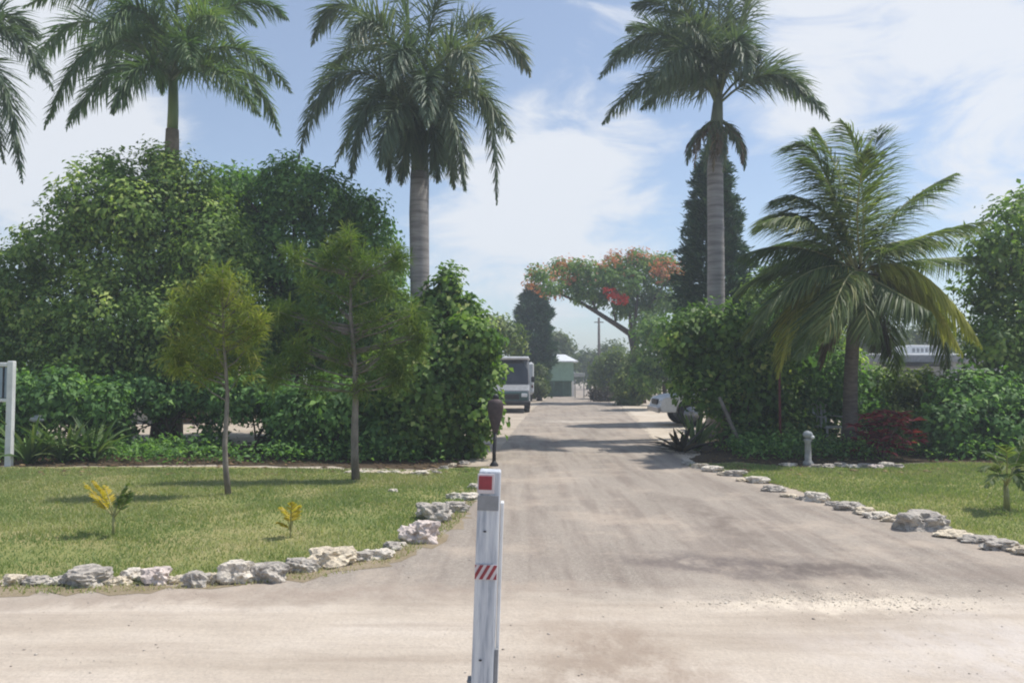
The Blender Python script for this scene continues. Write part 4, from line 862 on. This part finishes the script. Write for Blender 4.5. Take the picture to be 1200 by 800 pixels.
# cream house behind left trees
b = Vector((-10.6, 24.5, 0)); ch = empty('cream_house', b, 'cream walled cottage glimpsed through the gap under the big left tree', 'house')
MB().box((0, 1.5, 1.15), (3.4, 3, 2.3)).build('wall', CREAM, ch)
m = MB(); m.prism([(-2.0, 2.302), (2.0, 2.302), (0, 3.1)], -.3, 3.3); m.build('roof', GREYM, ch)
d = MB().box((.4, -.03, .98), (.85, .05, 1.96)).build('door', surf('brown_door', (.20, .10, .05), (.13, .06, .03), 6, .6), ch); MB().box((.72, -.075, 1.0), (.04, .04, .12)).build('handle', CHROME, d)
wn = MB().box((-.9, -.03, 1.4), (.8, .05, .8)).build('window', WHITE, ch); MB().box((-.9, -.062, 1.4), (.68, .02, .68)).build('pane', GLASS, wn)

# green kiosk at the road end
YK = 55.0; s = YK/F; b = gx(655, YK); kk = empty('green_kiosk', b, 'small pale green kiosk with white roof at the far end of the road', 'kiosk'); zt = at(0, 423, YK).z; zb = at(0, 446, YK).z
MB().box((0, 1, (zt+zb)/2), (2.1, 2.0, zt-zb)).build('wall', GREENW, kk)
MB().box((-.75, -.02, (zt+zb)/2), (.35, .06, zt-zb-.1)).build('corner_panel', DGREEN, kk)
MB().box((0, 1.2, zb/2), (1.9, 1.4, zb)).build('open_base_shade', DGREEN, kk)  # dark block: shade of the open lower part put into colour
for xx in (-1.0, -.35, .35, 1.0): MB().box((xx, .02, zb/2), (.12, .12, zb)).build('post', WHITE if xx > .9 else DGREEN, kk)
m = MB(); m.add([(-1.35, -.35, zt), (1.35, -.35, zt), (1.35, 2.35, zt), (-1.35, 2.35, zt), (-.5, .9, zt+.5), (.5, .9, zt+.5), (-1.35, -.35, zt-.08), (1.35, -.35, zt-.08), (1.35, 2.35, zt-.08), (-1.35, 2.35, zt-.08)],
    [(0, 1, 5, 4), (1, 2, 5), (2, 3, 4, 5), (3, 0, 4), (6, 7, 1, 0), (7, 8, 2, 1), (8, 9, 3, 2), (9, 6, 0, 3), (9, 8, 7, 6)]); m.build('roof', ROOFW, kk)
b = gx(679, 52); sp = empty('roadside_sign', b, 'small white roadside board on a post right of the green kiosk', 'sign'); zt = at(0, 437, 52).z
MB().box((.0, 0, zt-.12), (.75, .05, .26), bev=.01).build('board', WHITE, sp)
for xx in (-.3, .3): MB().box((xx, .045, zt/2-.02), (.06, .04, zt)).build('leg', GREYM, sp)

# ------------------------------------------------------------------ vehicles
def wheel(name_parent, c, r, wd, axis='x'):
    m_ = MB(); prof = [(r*.62, -wd/2), (r*.93, -wd/2), (r, -wd/2+.03), (r, wd/2-.03), (r*.93, wd/2), (r*.62, wd/2)]
    m_.lathe((0, 0, 0), prof, 22); t_ = m_.build('wheel', RUB, name_parent, True); t_.location = c
    t_.rotation_euler = (0, math.pi/2, 0) if axis == 'x' else (math.pi/2, 0, 0)
    m_ = MB(); m_.lathe((0, 0, 0), [(r*.62, -wd/2-.004), (r*.5, -wd/2+.03), (r*.18, -wd/2-.01), (r*.18, wd/2+.01), (r*.5, wd/2-.03), (r*.62, wd/2+.004)], 16); rim = m_.build('rim', CHROME, t_, True)
    return t_
# white pickup, side on, front to the left
YV = 23.5; b = gx(768, YV); b.x += 2.6; pk = empty('pickup_truck', b, 'white pickup parked behind the right bush with its front wheel showing', 'pickup')
hw = .88
def arch(cx, r, z0, n=8): return [(cx-r*math.cos(math.pi*i/n), z0+r*math.sin(math.pi*i/n)) for i in range(n+1)]
prof = [(-2.6, .42)]+[(x, z) for x, z in arch(-1.72, .44, .42)]+[(x, z) for x, z in arch(1.55, .44, .42)]+[(2.6, .42), (2.62, .98), (.75, 1.0), (-1.05, 1.0), (-2.2, .94), (-2.55, .84), (-2.64, .6)]
m = MB(); m.prism(prof, -hw, hw); bd = m.build('body', WHITE, pk, bevel=.03)
m = MB(); m.add([(-1.0, -.82, .985), (.72, -.82, .985), (.72, .82, .985), (-1.0, .82, .985), (-.42, -.68, 1.62), (.55, -.68, 1.62), (.55, .68, 1.62), (-.42, .68, 1.62)], [(0, 1, 5, 4), (1, 2, 6, 5), (2, 3, 7, 6), (3, 0, 4, 7), (4, 5, 6, 7), (3, 2, 1, 0)]); cab = m.build('cab', WHITE, pk, bevel=.03)
for sg in (-1, 1):
    m = MB(); m.add([(-.80, sg*.80, 1.04), (.62, sg*.80, 1.04), (.48, sg*.703, 1.54), (-.38, sg*.703, 1.54)], [(0, 1, 2, 3)] if sg < 0 else [(3, 2, 1, 0)])
    for v in range(4): x, y, z = m.v[v]; m.v[v] = (x, y+sg*.012, z)
    m.build('side_window', GLASS, pk)
m = MB(); m.add([(-.985, -.68, 1.03), (-.985, .68, 1.03), (-.485, .6, 1.56), (-.485, -.6, 1.56)], [(0, 3, 2, 1)]); m.build('windscreen', GLASS, pk)
for sg in (-1, 1):
    for xx in (-1.72, 1.55): wheel(pk, (xx, sg*.78, .37), .37, .22, 'y')
    MB().box((-2.56, sg*.66, .72), (.1, .32, .16), bev=.02).build('headlight', LENS, pk)
MB().box((-2.66, 0, .5), (.1, 1.74, .18), bev=.03).build('bumper', CHROME, pk); MB().box((-2.6, 0, .72), (.1, .85, .16), bev=.01).build('grille', DARKM, pk)
MB().box((-.45, -.92, 1.08), (.1, .16, .14), bev=.02).build('mirror', DARKM, pk)

# van facing the camera at the left of the road
YV = 31.0; b = gx(597, YV); b.y = YV; vn = empty('motorhome_van', b, 'tall van with dark windscreen and teal lower front parked left of the road', 'van', rz=-.03)
zt = at(0, 418, YV).z; w2 = .82
m = MB(); m.add([(-w2, .75, 1.12), (w2, .75, 1.12), (w2, 4.6, .4), (-w2, 4.6, .4), (-w2*.9, 1.35, zt-.06), (w2*.9, 1.35, zt-.06), (w2*.9, 4.6, zt-.06), (-w2*.9, 4.6, zt-.06), (-w2, .75, .4), (w2, .75, .4)],
    [(0, 1, 5, 4), (4, 5, 6, 7), (8, 9, 1, 0), (1, 9, 2, 6, 5), (0, 4, 7, 3, 8), (3, 7, 6, 2), (8, 3, 2, 9)]); m.build('body', VANM, vn, bevel=.05)
m = MB(); m.box((0, 2.9, zt-.02), (w2*1.9, 3.6, .12), bev=.04); m.build('roof', WHITE, vn)
m = MB(); m.add([(-w2, 0, .45), (w2, 0, .45), (w2, .8, .45), (-w2, .8, .45), (-w2*.97, 0, .92), (w2*.97, 0, .92), (w2, .8, 1.14), (-w2, .8, 1.14)], [(0, 1, 5, 4), (1, 2, 6, 5), (2, 3, 7, 6), (3, 0, 4, 7), (4, 5, 6, 7), (3, 2, 1, 0)]); m.build('bonnet', GREYM, vn, bevel=.05)
sl_ = lambda x, k, d=.02: (x*(1-.1*k), .75+.6*k-d*.85, 1.12+(zt-1.18)*k+d*.3)
m = MB(); m.add([sl_(-.74, .06), sl_(.76, .06), sl_(.78, .55), sl_(.55, .93), sl_(-.70, .93)], [(0, 1, 2, 3, 4)]); m.build('windscreen', GLASS, vn)
MB().box((0, -.035, .64), (1.5, .08, .42), bev=.03).build('front_panel', TEAL, vn)
MB().box((0, -.085, .66), (.8, .04, .2), bev=.01).build('grille', DARKM, vn)
for sg in (-1, 1): MB().box((sg*.6, -.085, .72), (.24, .05, .15), bev=.02).build('headlight', LENS, vn); wheel(vn, (sg*.7, .75, .34), .34, .22); wheel(vn, (sg*.7, 3.7, .34), .34, .22); MB().box((sg*(w2+.12), .9, 1.35), (.14, .1, .24), bev=.03).build('mirror', DARKM, vn)
MB().box((0, -.1, .4), (1.7, .16, .18), bev=.04).build('bumper', DARKM, vn)
MB().tube([sl_(-.35, .05, .04), sl_(-.1, .4, .04)], [.01, .008], 4).build('wiper', DARKM, vn)

# camper trailer behind it
b = gx(610, 43); ct = empty('camper_trailer', b, 'white camper trailer behind the tall van, its right side showing', 'trailer'); zt = at(0, 424, 43).z
m = MB(); m.box((-.3, 2, zt/2+.22), (2.1, 4, zt-.45), bev=.12); m.build('body', WHITE, ct)
MB().box((-.2, -.012, zt-.75), (1.2, .03, .55), bev=.01).build('window', GLASS, ct); MB().box((.65, -.012, .9), (.1, .03, .14)).build('tail_light', REDP, ct)
for sg in (-1, 1): wheel(ct, (-.3+sg*.9, 2.2, .33), .33, .2)
# white utility pedestal beside the van
b = gx(573, 27); up_ = empty('utility_pedestal', b, 'white utility pedestal between the glossy bush and the tall van', 'utility box'); zt = at(0, 460, 27).z
MB().box((0, 0, zt*.5+.02), (.30, .22, zt), bev=.02).build('cabinet', WHITE, up_); MB().box((0, -.118, zt*.6), (.22, .02, zt*.5), bev=.005).build('door', PALE, up_)

# ------------------------------------------------------------------ humid haze
hm = bpy.data.materials.new('haze'); hm.use_nodes = True; hm.node_tree.nodes.clear()
ho = NT(hm.node_tree, 'ShaderNodeOutputMaterial'); pv = NT(hm.node_tree, 'ShaderNodeVolumePrincipled', i_Density=.0033)
pv.inputs['Color'].default_value = (.84, .91, .98, 1); pv.inputs['Anisotropy'].default_value = .2
hm.node_tree.links.new(pv.outputs[0], ho.inputs['Volume'])
hz = MB().box((0, 900, 6), (3020, 2220, 14)).build('haze', hm); hz['kind'] = 'stuff'

# ------------------------------------------------------------------ grass, pebbles, litter
def grass(name, poly, dens, ymax, seed, label, hmin=.02, hmax=.05, straw=0.0):
    rg = np.random.RandomState(seed); xs = [p[0] for p in poly]; ys = [p[1] for p in poly]
    x0, x1, y0, y1 = max(-9, min(xs)), min(9, max(xs)), min(ys), min(ymax, max(ys)); n = int((x1-x0)*(y1-y0)*dens)
    x = rg.uniform(x0, x1, n); y = rg.uniform(y0, y1, n); k = inside(x, y, poly) & (np.abs(x) < y*.72+.6)
    dn = vnoise(x+40, y+40, 1.1, seed)*.6+vnoise(x+40, y+40, 4, seed+1)*.4
    k &= rg.rand(n) < .25+1.2*dn; x, y, dn = x[k], y[k], dn[k]; n = len(x)
    h = .8*(hmin+(hmax-hmin)*rg.rand(n))*(.6+.9*vnoise(x+40, y+40, 2.2, seed+3)); a = rg.rand(n)*6.283; w_ = .003+.004*rg.rand(n)
    w_ *= np.clip(y/7, 1, 2)
    lx, ly = rg.randn(n)*h*.5, rg.randn(n)*h*.5; dx, dy = np.cos(a)*w_, np.sin(a)*w_; z = np.full(n, .006)
    V = np.stack([np.stack([x-dx, y-dy, z], 1), np.stack([x+dx, y+dy, z], 1), np.stack([x+lx, y+ly, z+h], 1)], 1).reshape(-1, 3)
    big = vnoise(x+60, y+60, .45, seed+7)*.6+vnoise(x+60, y+60, 1.6, seed+8)*.4
    o_ = link(name, npmesh(name, V, np.arange(3*n).reshape(-1, 3), np.clip(big*1.15-.12+rg.randn(n)*.20+straw, 0, 1)), L['grass']); return tag(o_, label, 'grass', kind='stuff')
grass('grass', LL, 3600, 12.4, 1, 'short patchy green and straw coloured grass of the left lawn')
grass('grass', LR, 3000, 13.2, 2, 'short patchy green and straw coloured grass of the right lawn')
grass('grass', verge, 1600, 12.6, 3, 'thin worn grass outside the rocks of the left lawn', straw=.25)
def cover(rg_seed, x0, x1, y0, y1, n, label, mat):
    rg = np.random.RandomState(rg_seed); cx = rg.uniform(x0, x1, n); cy = rg.uniform(y0, y1, n); k = vnoise(cx+70, cy+70, 1.0, rg_seed) > .33; cx, cy = cx[k], cy[k]
    ci = np.repeat(np.arange(len(cx)), 18); m_ = len(ci); v = rg.randn(m_, 3)*np.array([.13, .13, .07]); P = np.stack([cx[ci], cy[ci], np.full(m_, .12)], 1)+v; P[:, 2] = np.abs(P[:, 2])*(1+.9*vnoise(cx+9, cy+9, 1.5, 3)[ci])+.01
    N = norm(np.array([0, 0, 1.])+rg.randn(m_, 3)*.5); D = norm(rg.randn(m_, 3)*np.array([1, 1, .6])); Ln = .05+.07*rg.rand(m_)
    return tag(link('ground_cover', leaves_mesh('ground_cover', P, D, N, Ln, Ln*.5, rg.rand(m_)), mat), label, 'ground cover', kind='stuff')
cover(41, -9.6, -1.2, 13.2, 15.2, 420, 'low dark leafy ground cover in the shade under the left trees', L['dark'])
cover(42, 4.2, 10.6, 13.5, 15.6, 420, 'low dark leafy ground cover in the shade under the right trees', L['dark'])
def scatter(name, n, fn, size, mat, seed, label, cat, flat=.5):
    rg = np.random.RandomState(seed); P = fn(rg, n); n = len(P); base = np.array([(1, 0, 0), (0, 1, 0), (-1, 0, 0), (0, -1, 0), (0, 0, 1), (0, 0, -.3)], float)
    F_ = np.array([(0, 1, 4), (1, 2, 4), (2, 3, 4), (3, 0, 4), (1, 0, 5), (2, 1, 5), (3, 2, 5), (0, 3, 5)])
    s = size*(.35+rg.pareto(3, n)*.6+.3*rg.rand(n))[:, None, None]; s = np.minimum(s, size*3); V = base[None]*s*np.array([1, 1, flat])*(.7+.6*rg.rand(n, 6, 1))
    a = rg.rand(n)*6.28; ca, sa = np.cos(a)[:, None], np.sin(a)[:, None]; X = V[..., 0]*ca-V[..., 1]*sa; Yy = V[..., 0]*sa+V[..., 1]*ca
    V = np.stack([X, Yy, V[..., 2]], -1)+P[:, None, :]; Q = (F_[None]+np.arange(n)[:, None, None]*6).reshape(-1, 3)
    o_ = link(name, npmesh(name, V.reshape(-1, 3), Q, np.repeat(rg.rand(n), 8)), mat); return tag(o_, label, cat, kind='stuff')
PEB = leafmat('pebble', [(0, (.30, .26, .22)), (.5, (.44, .38, .33)), (1, (.62, .56, .48))], trans=0, rough=.9, spec=.1)
def rd(rg, n):
    y = rg.uniform(2.2, 1, n)*0+2.3+9*rg.rand(n)**2.2; x = rg.uniform(-.75, .75, n)*y; k = (vnoise(x+50, y+50, .8, 4) > .38) & ~inside(x, y, LL) & ~inside(x, y, LR); return np.stack([x[k], y[k], np.full(k.sum(), .006)], 1)
scatter('pebbles', 6500, rd, .0038, PEB, 5, 'fine loose gravel scattered over the road junction', 'gravel')
def rr(rg, n):
    x = rg.normal(2.1, .55, n); y = rg.normal(5.2, .12, n)+.05*np.sin(x*4); return np.stack([x, y, np.full(n, .006)], 1)
scatter('broken_limestone', 2600, rr, .004, leafmat('crumbled_limestone', [(0, (.50, .43, .34)), (.5, (.72, .64, .52)), (1, (.84, .77, .66))], trans=0, rough=.9, spec=.1), 6, 'crumbled pale limestone along the worn edge of the road surface', 'gravel')
def lt(rg, n):
    x = np.concatenate([rg.uniform(-9, -.7, n//2), rg.uniform(3.2, 10, n//2)]); y = rg.uniform(11.6, 17.5, len(x)); return np.stack([x, y, np.full(len(x), .014)], 1)
scatter('leaf_litter', 6000, lt, .035, L['litter'], 7, 'brown fallen leaves under the trees', 'leaf litter', .25)
